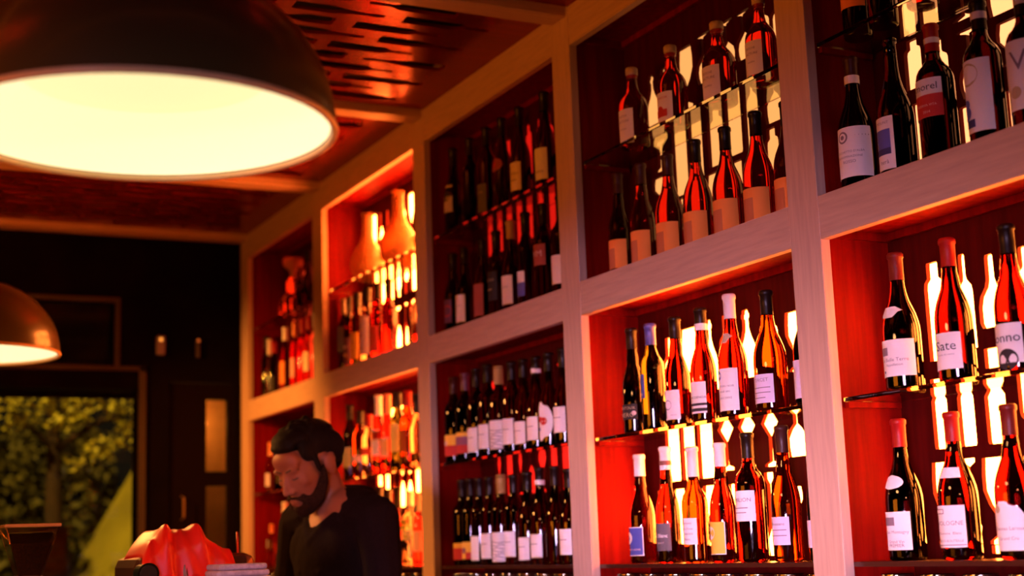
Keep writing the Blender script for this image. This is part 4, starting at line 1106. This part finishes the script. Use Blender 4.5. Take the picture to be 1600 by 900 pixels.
# black V-neck top
bm = bmesh.new()
limb(bm, [((-.15, .012, 1.372), .066), ((-.075, .000, 1.392), .064)])
limb(bm, [((.15, .012, 1.372), .066), ((.075, .000, 1.392), .064)])
limb(bm, [((-.10, .02, 1.385), .034), ((-.045, .082, 1.335), .022), ((0, .108, 1.285), .018)])
limb(bm, [((.10, .02, 1.385), .034), ((.045, .082, 1.335), .022), ((0, .108, 1.285), .018)])
limb(bm, [((-.09, -.02, 1.40), .058), ((0, -.030, 1.405), .058), ((.09, -.02, 1.40), .058)])
ball(bm, (0, .008, 1.235), (.178, .118, .165))
ball(bm, (-.070, .060, 1.265), (.092, .050, .085))
ball(bm, (.070, .060, 1.265), (.092, .050, .085))
ball(bm, (0, .0, 1.06), (.162, .116, .17))
ball(bm, (0, -.003, .93), (.176, .128, .10))
for s in (-1, 1):
    limb(bm, [((s * .12, .01, 1.368), .070), ((s * .197, .01, 1.352), .070), ((s * .228, .015, 1.22), .060), ((s * .253, .03, 1.075), .052), ((s * .190, .125, 1.065), .050), ((s * .140, .19, 1.058), .036)])
    for z_, o_ in ((1.20, .012), (1.12, .008), (1.02, .012)):
        limb(bm, [((s * .05, .112, z_), .010), ((s * .15, .07, z_ + .05), .009)])
fuse('knit_top', bm, .006, shirtm, MAN, 3)
bm = bmesh.new()
ball(bm, (0, -.005, .90), (.172, .124, .10))
for s in (-1, 1):
    limb(bm, [((s * .088, -.005, .88), .104), ((s * .098, .008, .50), .074), ((s * .102, -.012, .10), .060)])
fuse('trousers', bm, .010, trouserm, MAN, 2)
bm = bmesh.new()
for s in (-1, 1):
    limb(bm, [((s * .10, -.05, .042), .042), ((s * .112, .10, .036), .038), ((s * .117, .185, .030), .030)])
fuse('shoes', bm, .008, black_m, MAN, 2)

# ------------------------------------------------------------------ the garden outside the window
struct(obj('ground', bx(-7, 6, YF + .3, 10.2, -.3, -.02), mat('dry_lawn', (.34, .27, .03), .9, noise=(3, (1, 1, 1), .4, 0))))
def bank_z(x, y):
    return max(0, y - 10.2) * max(.05, min(1.0, .40 + .62 * (x - .05)))
bank = bmesh.new()
gv = [[bank.verts.new((x * .25 - 4, 10.2 + y * .25, bank_z(x * .25 - 4, 10.2 + y * .25) - .02)) for x in range(37)] for y in range(12)]
for y in range(11):
    for x in range(36):
        bank.faces.new((gv[y][x], gv[y][x + 1], gv[y + 1][x + 1], gv[y + 1][x]))
struct(obj('ground_bank', bank, mat('grassy_bank', (.25, .18, .012), .95, noise=(2.2, (1, 1, 1), .35, 0)), None, True))
def foliage(bm, c, rad, n, size, rg):
    for k in range(n):
        while True:
            d = Vector((rg.uniform(-1, 1), rg.uniform(-1, 1), rg.uniform(-1, 1)))
            if .25 < d.length < 1:
                break
        p = Vector(c) + Vector((d.x * rad[0], d.y * rad[1], d.z * rad[2]))
        s = size * rg.uniform(.6, 1.3)
        mx = Euler((rg.uniform(-1.2, 1.2), rg.uniform(-1.2, 1.2), rg.uniform(0, 6.3))).to_matrix()
        q = [bm.verts.new(p + mx @ Vector(t)) for t in ((0, -s, 0), (s * .55, 0, s * .15), (0, s, 0), (-s * .55, 0, s * .15))]
        bm.faces.new(q)
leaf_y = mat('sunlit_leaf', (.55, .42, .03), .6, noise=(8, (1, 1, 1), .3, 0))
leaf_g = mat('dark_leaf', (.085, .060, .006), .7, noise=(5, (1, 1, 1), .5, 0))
bark = mat('bark', (.05, .02, .007), .9, noise=(20, (3, 3, .4), .4, .5))
rg = random.Random(11)
tr = thing('tree', 'tree with sunlit yellow green leaves hanging outside the window', 'tree', (-.38, 10.6, 0))
bm = bmesh.new()
for p, r_, n in (((-.35, 0, 2.42), (.30, .25, .13), 150), ((.02, 0, 2.36), (.20, .2, .17), 120), ((.22, -.05, 2.42), (.22, .2, .14), 130), ((-.28, .05, 2.27), (.12, .12, .07), 50),
                 ((.50, 0, 2.33), (.16, .15, .14), 90), ((.45, 0, 2.16), (.17, .14, .09), 70), ((.26, 0, 2.08), (.12, .12, .09), 50), ((.10, 0, 1.98), (.07, .07, .06), 26), ((-.7, 0, 2.42), (.2, .2, .15), 80),
                 ((-.1, .1, 2.85), (.9, .4, .22), 160)):
    foliage(bm, p, r_, n, .030, rg)
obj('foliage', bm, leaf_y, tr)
bm = bmesh.new()
limb(bm, [((0.0, .3, 0), .09), ((.03, .32, 1.2), .07), ((.0, .25, 2.2), .05), ((-.1, .1, 3.0), .03)])
limb(bm, [((.0, .25, 2.1), .03), ((.3, .1, 2.3), .02), ((.55, 0, 2.35), .012)])
limb(bm, [((.0, .25, 2.1), .03), ((-.35, .1, 2.4), .012)])
obj('trunk', bm, bark, tr, True)
HZ = [(-2.05, 12.0, .8, .60, 1.5), (-.80, 12.0, .55, .58, 1.35), (.05, 13.4, .9, .65, 1.2)]
HL = ['dark leafy shrub beyond the window, nearest the left edge', 'tall dark shrub behind the tree trunk outside', 'dark shrub on the bank right of the trunk']
for (x, y, z_, rx, rz_), lb in zip(HZ, HL):
    s = thing('shrub', lb, 'shrub', (x, y, 0), 0, 'shrubs outside the window')
    bm = bmesh.new()
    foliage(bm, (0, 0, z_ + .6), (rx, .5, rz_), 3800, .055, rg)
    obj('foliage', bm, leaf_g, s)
    bm = bmesh.new()
    limb(bm, [((0, 0, 0), .06), ((.05, 0, z_ + .4), .04)])
    obj('stem', bm, bark, s, True)
bp = thing('brick_pillar', 'stepped brown brick pillar in the garden outside', 'pillar', (-.53, 10.0, 0))
bm = bmesh.new()
for k in range(16):
    w = .085 + (.014 if k % 2 else 0)
    box(bm, -w, w, -.09, .09, k * .094, k * .094 + .09, bev=.004)
obj('brickwork', bm, mat('brown_brick', (.20, .065, .015), .9, noise=(12, (1, 1, 1), .3, 0)), bp)
obj('cap', bx(-.11, .11, -.11, .11, 1.504, 1.53, bev=.004), mat('pillar_cap', (.2, .07, .02), .9), bp)
aw = thing('transom_blackout', 'added dark screen outside that blacks out the transom', 'transom_blackout', (-1.7, 7.66, 0))
obj('blackout_top', bx(-1.4, 2.0, 0, 1.1, 2.86, 2.9), void, aw)  # added outside only to keep the view through the transom dark
obj('blackout_drop', bx(-1.4, 2.0, .28, .31, 2.16, 2.86), void, aw)
